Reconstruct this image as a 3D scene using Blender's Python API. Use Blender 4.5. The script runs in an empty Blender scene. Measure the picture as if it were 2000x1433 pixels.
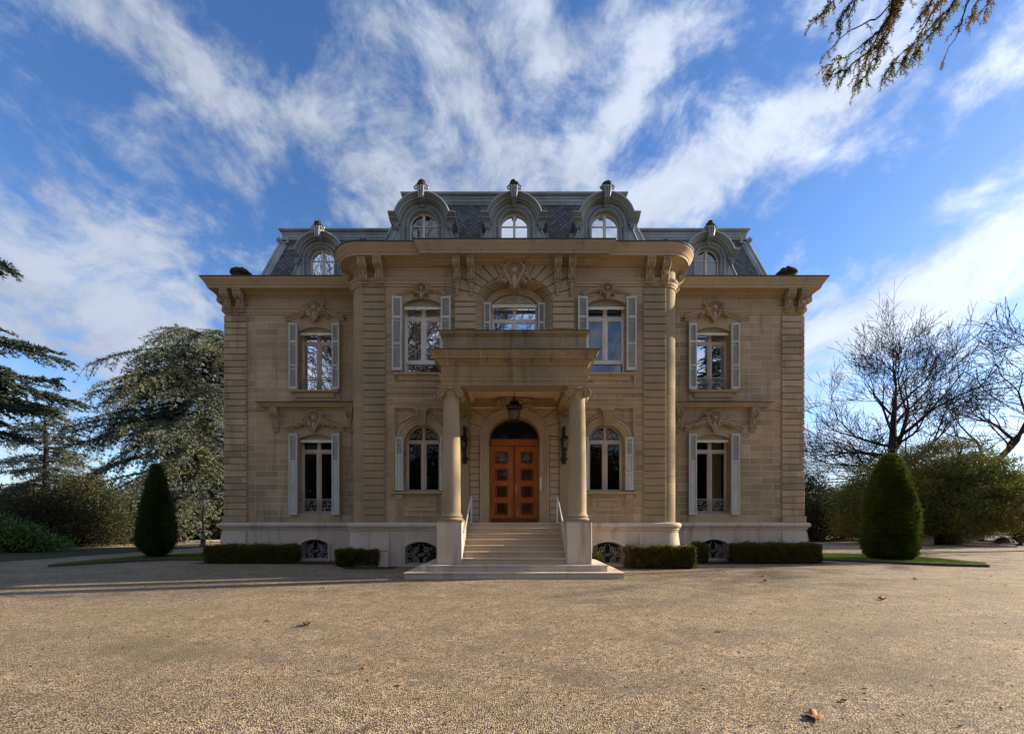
import bpy, math, random
import numpy as np
from mathutils import Vector, Matrix
from mathutils.geometry import tessellate_polygon
R = math.radians
PI = math.pi
sc = bpy.context.scene
COL = sc.collection
# ---- survey of the place: eye at the origin, 1.5 m up, house axis along +Y
F, CX, HY, EYE = 800.0, 1004.5, 1020.0, 1.5
def px(x, d): return (x - CX) * d / F
def pz(y, d): return EYE + (HY - y) * d / F
DM, DW = 14.1, 16.0            # main front, wing front
SUN_EL, SUN_AZ = 20.5, 14.0    # azimuth measured from +X towards +Y

# ------------------------------------------------------------------ mesh builder
class MB:
    def __init__(s):
        s.v = []; s.f = []; s.m = []; s.mi = 0
    def add(s, vs, fs):
        n = len(s.v)
        s.v.extend(vs)
        for f in fs:
            s.f.append(tuple(i + n for i in f)); s.m.append(s.mi)
    def box(s, x0, x1, y0, y1, z0, z1):
        s.add([(x0,y0,z0),(x1,y0,z0),(x1,y1,z0),(x0,y1,z0),(x0,y0,z1),(x1,y0,z1),(x1,y1,z1),(x0,y1,z1)],
              [(0,3,2,1),(4,5,6,7),(0,1,5,4),(1,2,6,5),(2,3,7,6),(3,0,4,7)])
    def cbox(s, x0, x1, y0, y1, z0, z1, c=0.012):
        """box whose front (-Y) face has chamfered edges"""
        s.add([(x0,y0+c,z0),(x1,y0+c,z0),(x1,y0+c,z1),(x0,y0+c,z1),
               (x0+c,y0,z0+c),(x1-c,y0,z0+c),(x1-c,y0,z1-c),(x0+c,y0,z1-c),
               (x0,y1,z0),(x1,y1,z0),(x1,y1,z1),(x0,y1,z1)],
              [(4,5,6,7),(0,1,5,4),(1,2,6,5),(2,3,7,6),(3,0,4,7),(0,8,9,1),(1,9,10,2),(2,10,11,3),(3,11,8,0),(8,11,10,9)])
    def prism(s, poly, a0, a1, axis='y'):
        n = len(poly)
        if axis == 'y': g = lambda p, a: (p[0], a, p[1])
        elif axis == 'x': g = lambda p, a: (a, p[0], p[1])
        else: g = lambda p, a: (p[0], p[1], a)
        vs = [g(p, a0) for p in poly] + [g(p, a1) for p in poly]
        fs = [tuple(range(n)), tuple(range(2*n-1, n-1, -1))]
        for i in range(n):
            j = (i+1) % n
            fs.append((i, i+n, j+n, j))
        s.add(vs, fs)
    def tube(s, pts, r, n=6, cap=True):
        P = [Vector(p) for p in pts]; k = len(P)
        if not isinstance(r, (list, tuple)): r = [r]*k
        vs = []; u = None
        for i, p in enumerate(P):
            t = (P[min(i+1, k-1)] - P[max(i-1, 0)])
            if t.length < 1e-9: t = Vector((0,0,1))
            t.normalize()
            if u is None:
                u = t.orthogonal().normalized()
            else:
                u = (u - t*u.dot(t))
                u = u.normalized() if u.length > 1e-6 else t.orthogonal().normalized()
            w = t.cross(u)
            for j in range(n):
                a = 2*PI*j/n
                vs.append(tuple(p + (u*math.cos(a) + w*math.sin(a))*r[i]))
        fs = []
        for i in range(k-1):
            for j in range(n):
                a, b = i*n+j, i*n+(j+1) % n
                fs.append((a, b, b+n, a+n))
        if cap:
            fs.append(tuple(range(n-1, -1, -1))); fs.append(tuple(range((k-1)*n, k*n)))
        s.add(vs, fs)
    def lathe(s, prof, c, n=24, a0=0.0, a1=2*PI):
        full = abs(a1 - a0 - 2*PI) < 1e-6
        m = n if full else n+1
        vs = []
        for (r, z) in prof:
            for j in range(m):
                a = a0 + (a1-a0)*j/n
                vs.append((c[0]+r*math.cos(a), c[1]+r*math.sin(a), c[2]+z))
        fs = []
        for i in range(len(prof)-1):
            for j in range(n):
                k = (j+1) % m
                fs.append((i*m+j, i*m+k, (i+1)*m+k, (i+1)*m+j))
        if full:
            if prof[0][0] > 1e-5: fs.append(tuple(range(m-1, -1, -1)))
            if prof[-1][0] > 1e-5: fs.append(tuple(range((len(prof)-1)*m, len(prof)*m)))
        s.add(vs, fs)
    def ball(s, c, r, nu=8, nv=6, rot=None):
        if not isinstance(r, (tuple, list)): r = (r, r, r)
        vs = []; c = Vector(c)
        for i in range(nv+1):
            t = PI*i/nv
            for j in range(nu):
                a = 2*PI*j/nu
                p = Vector((r[0]*math.sin(t)*math.cos(a), r[1]*math.sin(t)*math.sin(a), r[2]*math.cos(t)))
                if rot: p = rot @ p
                vs.append(tuple(c+p))
        fs = []
        for i in range(nv):
            for j in range(nu):
                k = (j+1) % nu
                fs.append((i*nu+j, (i+1)*nu+j, (i+1)*nu+k, i*nu+k))
        s.add(vs, fs)
    def sweep(s, path, prof, fn, closed=False, pclosed=True):
        """profile (out, h) carried along a 2-D path; out is to the right of travel; fn(a,b,h)->xyz"""
        n = len(path); k = len(prof); vs = []
        for i in range(n):
            p = path[i]
            q0 = path[i-1] if (closed or i > 0) else None
            q1 = path[(i+1) % n] if (closed or i < n-1) else None
            ds = []
            if q0 is not None: ds.append((p[0]-q0[0], p[1]-q0[1]))
            if q1 is not None: ds.append((q1[0]-p[0], q1[1]-p[1]))
            ns = []
            for d in ds:
                L = math.hypot(*d) or 1e-9
                ns.append((d[1]/L, -d[0]/L))
            if len(ns) == 2:
                dt = 1 + ns[0][0]*ns[1][0] + ns[0][1]*ns[1][1]
                dt = max(dt, 0.15)
                m = ((ns[0][0]+ns[1][0])/dt, (ns[0][1]+ns[1][1])/dt)
            else: m = ns[0]
            for (o, h) in prof:
                vs.append(fn(p[0]+m[0]*o, p[1]+m[1]*o, h))
        fs = []
        for i in range(n if closed else n-1):
            a = i*k; b = ((i+1) % n)*k
            for j in range(k if pclosed else k-1):
                l = (j+1) % k
                fs.append((a+j, a+l, b+l, b+j))
        if not closed and pclosed:
            fs.append(tuple(range(k-1, -1, -1))); fs.append(tuple(range((n-1)*k, n*k)))
        s.add(vs, fs)
    def plan(s, path, prof, closed=False):
        s.sweep(path, prof, lambda a, b, h: (a, b, h), closed)
    def elev(s, path, prof, closed=False):
        """path in (x,z); profile (out, y)"""
        s.sweep(path, prof, lambda a, b, h: (a, h, b), closed)
    def sheet(s, outer, holes, fn):
        loops = [[Vector((p[0], p[1], 0)) for p in outer]] + [[Vector((p[0], p[1], 0)) for p in h] for h in holes]
        flat = [p for l in loops for p in l]
        tr = tessellate_polygon(loops)
        s.add([fn(p.x, p.y) for p in flat], [tuple(t) for t in tr])
    def build(s, name, mats, parent=None, smooth=None):
        me = bpy.data.meshes.new(name)
        off = Vector((0,0,0))
        if parent is not None: off = wloc(parent)
        me.from_pydata([(a-off.x, b-off.y, c-off.z) for a, b, c in s.v], [], s.f)
        if not isinstance(mats, (list, tuple)): mats = [mats]
        for m in mats: me.materials.append(m)
        if len(mats) > 1: me.polygons.foreach_set('material_index', s.m)
        import bmesh
        bm = bmesh.new(); bm.from_mesh(me)
        bmesh.ops.recalc_face_normals(bm, faces=bm.faces)
        bm.to_mesh(me); bm.free()
        if smooth is not None:
            me.shade_smooth()
            me.set_sharp_from_angle(angle=R(smooth))
        o = bpy.data.objects.new(name, me); COL.objects.link(o)
        if parent is not None: o.parent = parent
        return o
def wloc(o):
    v = Vector((0,0,0))
    while o is not None:
        v = v + o.location; o = o.parent
    return v
def tag(o, label=None, cat=None, group=None, kind=None):
    if label: o['label'] = label
    if cat: o['category'] = cat
    if group: o['group'] = group
    if kind: o['kind'] = kind
    return o
def empty(name, loc=(0,0,0), parent=None):
    o = bpy.data.objects.new(name, None); COL.objects.link(o)
    o.empty_display_size = 0.3
    o.location = loc
    if parent is not None:
        o.parent = parent; o.location = Vector(loc) - wloc(parent)
    return o
def copy_tree(o, parent=None):
    c = o.copy(); COL.objects.link(c); c.parent = parent
    for ch in [k for k in bpy.data.objects if k.parent == o]: copy_tree(ch, c)
    return c
def np_mesh(name, V, Fq, mat, parent=None, smooth=False):
    """V (n,3) float array, Fq (m,k) int array"""
    me = bpy.data.meshes.new(name)
    V = np.asarray(V, dtype=np.float32)
    if parent is not None:
        w = wloc(parent); V = V - np.array([w.x, w.y, w.z], dtype=np.float32)
    m, k = Fq.shape
    me.vertices.add(len(V)); me.vertices.foreach_set('co', V.ravel())
    me.loops.add(m*k); me.loops.foreach_set('vertex_index', Fq.astype(np.int32).ravel())
    me.polygons.add(m); me.polygons.foreach_set('loop_start', (np.arange(m)*k).astype(np.int32))
    if smooth: me.polygons.foreach_set('use_smooth', np.ones(m, dtype=bool))
    me.update(calc_edges=True)
    me.materials.append(mat)
    o = bpy.data.objects.new(name, me); COL.objects.link(o)
    if parent is not None: o.parent = parent
    return o

# ------------------------------------------------------------------ node helper
class NT:
    def __init__(s, tree): s.t = tree; s.x = 0
    def n(s, typ, ins=None, **props):
        nd = s.t.nodes.new('ShaderNode'+typ); s.x += 40; nd.location = (s.x, 0)
        for k, v in props.items(): setattr(nd, k, v)
        for k, v in (ins or {}).items(): s.set(nd.inputs[k], v)
        return nd
    def set(s, sock, v):
        if isinstance(v, bpy.types.NodeSocket): s.t.links.new(v, sock)
        elif isinstance(v, bpy.types.Node): s.t.links.new(v.outputs[0], sock)
        else:
            if sock.type == 'RGBA' and len(v) == 3: v = (*v, 1)
            sock.default_value = v
    def m(s, op, a, b=None, c=None, clamp=False):
        nd = s.n('Math', operation=op, use_clamp=clamp)
        s.set(nd.inputs[0], a)
        if b is not None: s.set(nd.inputs[1], b)
        if c is not None: s.set(nd.inputs[2], c)
        return nd.outputs[0]
    def vm(s, op, a, b=None):
        nd = s.n('VectorMath', operation=op)
        s.set(nd.inputs[0], a)
        if b is not None: s.set(nd.inputs[1], b)
        return nd.outputs['Value'] if op in ('DOT_PRODUCT', 'LENGTH') else nd.outputs[0]
    def mix(s, fac, a, b, blend='MIX'):
        nd = s.n('Mix', data_type='RGBA', blend_type=blend)
        s.set(nd.inputs[0], fac); s.set(nd.inputs[6], a); s.set(nd.inputs[7], b)
        return nd.outputs[2]
    def ramp(s, fac, lo, hi, a=0.0, b=1.0):
        nd = s.n('MapRange', interpolation_type='SMOOTHSTEP')
        s.set(nd.inputs[0], fac); s.set(nd.inputs[1], lo); s.set(nd.inputs[2], hi)
        s.set(nd.inputs[3], a); s.set(nd.inputs[4], b)
        return nd.outputs[0]
    def noise(s, vec, scale, detail=4.0, rough=0.55, dist=0.0):
        nd = s.n('TexNoise', {'Scale': scale, 'Detail': detail, 'Roughness': rough, 'Distortion': dist})
        if vec is not None: s.set(nd.inputs['Vector'], vec)
        return nd.outputs[0]
    def pos(s): return s.n('NewGeometry').outputs['Position']
    def obj(s): return s.n('TexCoord').outputs['Object']
    def sep(s, v):
        nd = s.n('SeparateXYZ'); s.set(nd.inputs[0], v); return nd.outputs
    def comb(s, x, y, z):
        return s.n('CombineXYZ', {0: x, 1: y, 2: z}).outputs[0]
    def scale(s, v, xyz):
        return s.vm('MULTIPLY', v, s.n('CombineXYZ', {0: xyz[0], 1: xyz[1], 2: xyz[2]}).outputs[0])
    def bump(s, h, strength, dist):
        return s.n('Bump', {'Height': h, 'Strength': strength, 'Distance': dist}).outputs[0]
def mat(name, fn, rough=0.8, metal=0.0, spec=0.3):
    m = bpy.data.materials.new(name); m.use_nodes = True
    nt = NT(m.node_tree); m.node_tree.nodes.clear()
    out = nt.n('OutputMaterial')
    b = nt.n('BsdfPrincipled', {'Roughness': rough, 'Metallic': metal, 'Specular IOR Level': spec})
    nt.t.links.new(b.outputs[0], out.inputs[0])
    r = fn(nt, b)
    if r is not None: nt.set(b.inputs['Base Color'], r)
    return m
# ------------------------------------------------------------------ materials
def wall_uv(nt):
    g = nt.n('NewGeometry')
    P = nt.sep(g.outputs['Position']); N = nt.sep(g.outputs['True Normal'])
    side = nt.m('GREATER_THAN', nt.m('ABSOLUTE', N[0]), nt.m('ABSOLUTE', N[1]))
    h = nt.m('ADD', nt.m('MULTIPLY', P[0], nt.m('SUBTRACT', 1.0, side)), nt.m('MULTIPLY', P[1], side))
    return h, P[2], g.outputs['Position']
def stone(name, c1, c2, mortar, row=0.252, width=0.92, msize=0.006, stain=(0.10,0.085,0.06), stain_amt=0.35, tint=None, bump=0.25, joints=True, rough=0.85, hs=0.0, s0=0.54):
    def fn(nt, b):
        h, z, P = wall_uv(nt)
        if joints:
            br = nt.n('TexBrick', {'Vector': nt.comb(nt.m('ADD', h, hs), nt.m('SUBTRACT', z, 1.5), 0.0), 'Color1': c1, 'Color2': c2, 'Mortar': mortar,
                  'Scale': 1.0, 'Mortar Size': msize, 'Mortar Smooth': 0.3, 'Bias': 0.0, 'Brick Width': width, 'Row Height': row}, offset=0.5, offset_frequency=2)
            col = br.outputs[0]; fac = br.outputs[1]
        else:
            col = nt.mix(nt.noise(P, 0.9, 3), c1, c2); fac = 0.0
        big = nt.noise(P, 0.55, 5, 0.6)
        col = nt.mix(nt.ramp(big, 0.38, 0.68, 0.0, 0.5), col, tuple(x*0.78 for x in c2))
        if tint: col = nt.mix(nt.ramp(nt.noise(nt.scale(P, (0.8, 0.8, 0.35)), 1.0, 4), 0.45, 0.62, 0.0, 0.6), col, tint)
        streak = nt.noise(nt.scale(P, (3.2, 3.2, 0.32)), 1.0, 5, 0.62)
        col = nt.mix(nt.ramp(streak, s0, s0+0.22, 0.0, stain_amt), col, stain)
        fine = nt.noise(P, 38.0, 3, 0.6)
        col = nt.mix(0.22, col, nt.mix(fine, (0.0,0.0,0.0), (1.0,1.0,1.0)), 'SOFT_LIGHT')
        hgt = nt.m('SUBTRACT', nt.m('MULTIPLY', fine, 0.35), nt.m('MULTIPLY', fac, 0.8)) if joints else nt.m('MULTIPLY', fine, 0.35)
        nt.set(b.inputs['Normal'], nt.bump(hgt, bump, 0.02))
        return col
    return mat(name, fn, rough, 0.0, 0.2)
M = {}
M['stone'] = stone('beige_ashlar', (0.51,0.40,0.27), (0.29,0.228,0.156), (0.66,0.55,0.40), msize=0.011, stain_amt=0.5, s0=0.51, tint=(0.44,0.31,0.20))
M['carved'] = stone('carved_stone', (0.49,0.383,0.26), (0.39,0.304,0.205), (0,0,0), joints=False, stain_amt=0.45)
M['olive'] = stone('olive_sandstone', (0.40,0.308,0.192), (0.315,0.245,0.158), (0.30,0.26,0.19), row=50.0, width=100.0, msize=0.0, stain_amt=0.35, tint=(0.23,0.215,0.15), joints=False)
M['column'] = stone('column_sandstone', (0.45,0.36,0.24), (0.355,0.285,0.192), (0,0,0), joints=False, stain=(0.14,0.125,0.085), stain_amt=0.5)
M['porch'] = stone('porch_sandstone', (0.41,0.315,0.193), (0.315,0.243,0.15), (0.56,0.45,0.31), row=20.0, width=1.46, hs=0.73, msize=0.009, stain_amt=0.55, s0=0.50, tint=(0.24,0.215,0.145))
M['porch_cornice'] = stone('porch_cornice_stone', (0.40,0.305,0.185), (0.305,0.238,0.148), (0.56,0.45,0.31), row=20.0, width=0.92, hs=0.46, msize=0.009, stain_amt=0.6, s0=0.48, tint=(0.24,0.215,0.145))
M['parapet'] = stone('parapet_stone', (0.40,0.308,0.188), (0.31,0.24,0.15), (0.56,0.45,0.31), row=20.0, width=0.91, msize=0.009, stain_amt=0.6, s0=0.48, tint=(0.23,0.205,0.14))
M['round'] = stone('corner_sandstone', (0.40,0.308,0.19), (0.315,0.245,0.157), (0.46,0.38,0.26), row=0.336, width=30.0, msize=0.011, stain_amt=0.35, tint=(0.23,0.215,0.15))
M['lime'] = stone('white_limestone', (0.67,0.585,0.49), (0.58,0.50,0.42), (0.33,0.29,0.25), row=30.0, width=1.9, msize=0.004, stain=(0.40,0.25,0.14), stain_amt=0.75, s0=0.50, tint=(0.56,0.47,0.39), bump=0.12, rough=0.7)
M['step'] = stone('step_limestone', (0.70,0.56,0.42), (0.58,0.46,0.34), (0,0,0), joints=False, stain=(0.42,0.29,0.18), stain_amt=0.5, bump=0.1, rough=0.6)
M['plaster'] = stone('porch_plaster', (0.85,0.65,0.39), (0.80,0.60,0.36), (0,0,0), joints=False, stain_amt=0.15, bump=0.08)
M['gap'] = mat('joint_shadow_stone', lambda nt, b: (0.16,0.13,0.09), 0.95)

def zincf(nt, b):
    P = nt.pos()
    c = nt.mix(nt.ramp(nt.noise(P, 1.3, 5), 0.35, 0.7), (0.33,0.365,0.375), (0.215,0.245,0.26))
    c = nt.mix(nt.ramp(nt.noise(nt.scale(P, (6,6,0.7)), 1.0, 4), 0.5, 0.75, 0, 0.6), c, (0.30,0.33,0.32))
    c = nt.mix(nt.ramp(nt.noise(P, 0.7, 5), 0.55, 0.75, 0, 0.45), c, (0.20,0.225,0.17))
    return c
M['zinc'] = mat('weathered_zinc', zincf, 0.5, 0.25, 0.4)
M['flash'] = mat('dark_lead_flashing', lambda nt, b: nt.mix(nt.noise(nt.pos(), 2.0), (0.05,0.055,0.05), (0.085,0.085,0.06)), 0.6)
def slatef(nt, b):
    h, z, P = wall_uv(nt)
    s = 0.19
    a = nt.m('DIVIDE', nt.m('ADD', h, nt.m('MULTIPLY', z, 0.95)), s); c = nt.m('DIVIDE', nt.m('SUBTRACT', h, nt.m('MULTIPLY', z, 0.95)), s)
    fa, fc = nt.m('FRACT', a), nt.m('FRACT', c)
    def edge(f): return nt.m('MINIMUM', f, nt.m('SUBTRACT', 1.0, f))
    e = nt.m('MINIMUM', edge(fa), edge(fc))
    wn = nt.n('TexWhiteNoise', {0: nt.comb(nt.m('FLOOR', a), nt.m('FLOOR', c), 0.0)}, noise_dimensions='3D')
    col = nt.mix(wn.outputs[0], (0.045,0.046,0.056), (0.135,0.136,0.145))
    col = nt.mix(nt.ramp(nt.noise(P, 1.1, 5), 0.5, 0.75, 0, 0.5), col, (0.095,0.10,0.075))
    line = nt.ramp(e, 0.04, 0.10)
    col = nt.mix(line, (0.010,0.010,0.013), col)
    tilt = nt.m('ADD', nt.m('MULTIPLY', nt.m('SUBTRACT', fa, fc), 0.5), nt.m('MULTIPLY', wn.outputs[0], 0.4))
    nt.set(b.inputs['Normal'], nt.bump(nt.m('MULTIPLY', line, nt.m('ADD', 0.6, nt.m('MULTIPLY', tilt, 0.4))), 0.5, 0.03))
    return col
M['slate'] = mat('diamond_slate', slatef, 0.55, 0, 0.4)
def paintf(c1, c2):
    def fn(nt, b):
        P = nt.pos()
        return nt.mix(nt.ramp(nt.noise(nt.scale(P, (4,4,1.2)), 1.2, 4), 0.4, 0.75), c1, c2)
    return fn
M['shutter'] = mat('shutter_paint', paintf((0.52,0.54,0.53), (0.43,0.455,0.45)), 0.5)
M['frame'] = mat('window_frame_paint', paintf((0.54,0.46,0.40), (0.45,0.38,0.33)), 0.5)
M['white'] = mat('white_window_paint', paintf((0.74,0.71,0.68), (0.64,0.61,0.58)), 0.45)
M['green'] = mat('blind_box_paint', paintf((0.36,0.39,0.33), (0.31,0.34,0.29)), 0.6)
M['awning'] = mat('awning_canvas', paintf((0.80,0.74,0.58), (0.66,0.60,0.46)), 0.9)
M['iron'] = mat('grey_painted_iron', paintf((0.42,0.43,0.41), (0.30,0.31,0.29)), 0.5)
M['darkiron'] = mat('black_iron', paintf((0.016,0.015,0.014), (0.03,0.027,0.024)), 0.45, )
M['basegrille'] = mat('basement_iron', paintf((0.46,0.45,0.42), (0.32,0.31,0.29)), 0.6)
M['room'] = mat('unlit_room_shade', lambda nt, b: (0.035,0.03,0.026), 0.95)  # gloom of unlit interiors put into the wall colour
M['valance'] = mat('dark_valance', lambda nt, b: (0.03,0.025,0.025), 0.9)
M['curtain'] = mat('pale_curtain', lambda nt, b: nt.mix(nt.noise(nt.scale(nt.pos(), (18,18,0.3)), 1.0, 2), (0.42,0.34,0.20), (0.62,0.52,0.34)), 0.95)
M['flower'] = mat('dried_flowers', lambda nt, b: nt.mix(nt.noise(nt.pos(), 30), (0.7,0.35,0.12), (0.85,0.6,0.35)), 0.9)
def woodf(nt, b):
    P = nt.pos()
    n = nt.noise(nt.scale(P, (22, 22, 1.6)), 1.0, 6, 0.65, 0.6)
    c = nt.mix(nt.ramp(n, 0.3, 0.7), (0.35,0.092,0.014), (0.53,0.17,0.032))
    c = nt.mix(nt.ramp(nt.noise(P, 1.6, 3), 0.45, 0.7, 0, 0.5), c, (0.22,0.045,0.008))
    nt.set(b.inputs['Normal'], nt.bump(n, 0.08, 0.01))
    return c
M['wood'] = mat('varnished_oak', woodf, 0.35, 0, 0.5)
M['wood_dark'] = mat('dark_door_moulding', lambda nt, b: nt.mix(nt.noise(nt.scale(nt.pos(), (20,20,2)), 1.0, 5), (0.17,0.045,0.012), (0.26,0.075,0.018)), 0.35)
M['brass'] = mat('brass', lambda nt, b: (0.65,0.45,0.2), 0.35, 1.0)
M['lampgrey'] = mat('dark_grey_lamp_paint', paintf((0.085,0.09,0.09), (0.055,0.058,0.058)), 0.5)
M['rail'] = mat('pale_rail_paint', lambda nt, b: (0.62,0.62,0.58), 0.4)
def glass(name, ior=1.9, tint=(0.75,0.78,0.76), lamp=False):
    m = bpy.data.materials.new(name); m.use_nodes = True
    nt = NT(m.node_tree); m.node_tree.nodes.clear()
    out = nt.n('OutputMaterial')
    nrm = nt.bump(nt.noise(nt.scale(nt.pos(), (1.6,1.6,1.2)), 1.0, 2), 0.02, 0.08)
    fr = nt.n('Fresnel', {'IOR': ior, 'Normal': nrm})
    t = nt.n('BsdfTransparent', {'Color': tint})
    g = nt.n('BsdfGlossy', {'Color': (0.95,0.97,1.0), 'Roughness': 0.015, 'Normal': nrm})
    mx = nt.n('MixShader', {0: fr, 1: t, 2: g})
    nt.t.links.new(mx.outputs[0], out.inputs[0])
    return m
M['glass'] = glass('window_glass', 2.5)
M['glass_door'] = glass('door_glass', 1.3)
M['glass_low'] = glass('ground_floor_glass', 1.65)
M['lampglass'] = glass('lantern_glass', 1.5, (0.8,0.8,0.74))
M['urn'] = mat('mossy_dark_stone', lambda nt, b: nt.mix(nt.ramp(nt.noise(nt.pos(), 6.0, 5), 0.4, 0.7), (0.035,0.028,0.024), (0.075,0.065,0.035)), 0.95)

# ---- planting
def leafmat(name, c1, c2, c3=None, trans=0.25, rough=0.6, spec=0.25, nscale=0.6):
    m = bpy.data.materials.new(name); m.use_nodes = True
    nt = NT(m.node_tree); m.node_tree.nodes.clear()
    out = nt.n('OutputMaterial')
    g = nt.n('NewGeometry')
    c = nt.mix(g.outputs['Random Per Island'], c1, c2)
    if c3: c = nt.mix(nt.ramp(nt.noise(nt.obj(), nscale, 4), 0.46, 0.62), c, c3)
    b = nt.n('BsdfPrincipled', {'Roughness': rough, 'Specular IOR Level': spec, 'Base Color': c})
    t = nt.n('BsdfTranslucent', {'Color': c})
    mx = nt.n('MixShader', {0: trans, 1: b, 2: t})
    nt.t.links.new(mx.outputs[0], out.inputs[0])
    return m
M['cedar'] = leafmat('blue_cedar_needles', (0.085,0.112,0.092), (0.17,0.205,0.162), (0.165,0.175,0.095), 0.2, nscale=0.35)
M['fir'] = leafmat('dark_fir_needles', (0.022,0.042,0.036), (0.05,0.075,0.06), (0.065,0.085,0.055), 0.15)
M['pine'] = leafmat('dark_pine_needles', (0.024,0.034,0.014), (0.058,0.066,0.026), (0.05,0.042,0.018), 0.15)
M['laurel'] = leafmat('laurel_leaves', (0.03,0.07,0.010), (0.15,0.24,0.028), None, 0.3, 0.35, 0.5)
M['yew'] = leafmat('clipped_yew_leaves', (0.042,0.068,0.013), (0.10,0.135,0.024), (0.12,0.16,0.028), 0.35)
M['yewdark'] = leafmat('dark_clipped_yew_leaves', (0.034,0.058,0.016), (0.075,0.105,0.028), (0.08,0.115,0.03), 0.3)
M['wideyew'] = leafmat('olive_yew_leaves', (0.062,0.085,0.022), (0.135,0.145,0.036), (0.21,0.175,0.038), 0.35, nscale=0.3)
M['hedge'] = leafmat('box_hedge_leaves', (0.07,0.078,0.018), (0.175,0.16,0.038), (0.12,0.095,0.03), 0.2, nscale=2.0)
M['far'] = leafmat('far_shrub_leaves', (0.026,0.036,0.014), (0.060,0.066,0.026), (0.055,0.05,0.022), 0.2)
M['litter'] = leafmat('leaf_crumbs', (0.03,0.018,0.010), (0.13,0.07,0.03), None, 0.0)
M['grass'] = leafmat('grass_blades', (0.075,0.135,0.012), (0.16,0.22,0.025), None, 0.3, 0.6)
M['sprig'] = leafmat('overhanging_needles', (0.05,0.065,0.012), (0.13,0.135,0.026), (0.20,0.12,0.022), 0.5, nscale=2.2)
def barkf(c1, c2):
    def fn(nt, b):
        n = nt.noise(nt.scale(nt.obj(), (7,7,1.5)), 1.0, 5, 0.65)
        nt.set(b.inputs['Normal'], nt.bump(n, 0.5, 0.05))
        return nt.mix(n, c1, c2)
    return fn
M['bark'] = mat('grey_brown_bark', barkf((0.016,0.012,0.010), (0.045,0.034,0.028)), 0.95)
M['barkdark'] = mat('dark_bark', barkf((0.014,0.011,0.009), (0.04,0.03,0.024)), 0.95)
M['deadleaf'] = mat('dead_leaf', lambda nt, b: nt.mix(nt.noise(nt.obj(), 14.0, 4), (0.20,0.085,0.035), (0.40,0.21,0.10)), 0.7)
M['rock'] = mat('grey_rock', lambda nt, b: nt.mix(nt.noise(nt.obj(), 4.0, 6), (0.05,0.042,0.035), (0.13,0.11,0.09)), 0.95)
M['concrete'] = mat('pinkish_block', lambda nt, b: nt.mix(nt.noise(nt.obj(), 5.0, 4), (0.34,0.22,0.15), (0.42,0.29,0.20)), 0.9)
M['kerb'] = mat('kerb_stone', lambda nt, b: nt.mix(nt.noise(nt.pos(), 5.0, 5), (0.04,0.036,0.028), (0.11,0.10,0.075)), 0.9)
M['whitekerb'] = mat('pale_kerb_stone', lambda nt, b: nt.mix(nt.noise(nt.pos(), 3.0, 5), (0.40,0.39,0.37), (0.58,0.57,0.54)), 0.9)
M['soil'] = mat('bed_soil', lambda nt, b: nt.mix(nt.noise(nt.pos(), 6.0, 6), (0.022,0.016,0.011), (0.055,0.042,0.026)), 1.0)
def lawnf(nt, b):
    P = nt.pos()
    n = nt.noise(P, 2.2, 5)
    c = nt.mix(nt.ramp(n, 0.35, 0.65), (0.06,0.105,0.012), (0.12,0.175,0.022))
    c = nt.mix(nt.ramp(nt.noise(P, 0.9, 4), 0.5, 0.7, 0, 0.7), c, (0.075,0.062,0.025))
    nt.set(b.inputs['Normal'], nt.bump(nt.noise(P, 40, 4), 0.8, 0.05))
    return c
M['lawn'] = mat('winter_lawn', lawnf, 1.0)
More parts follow.
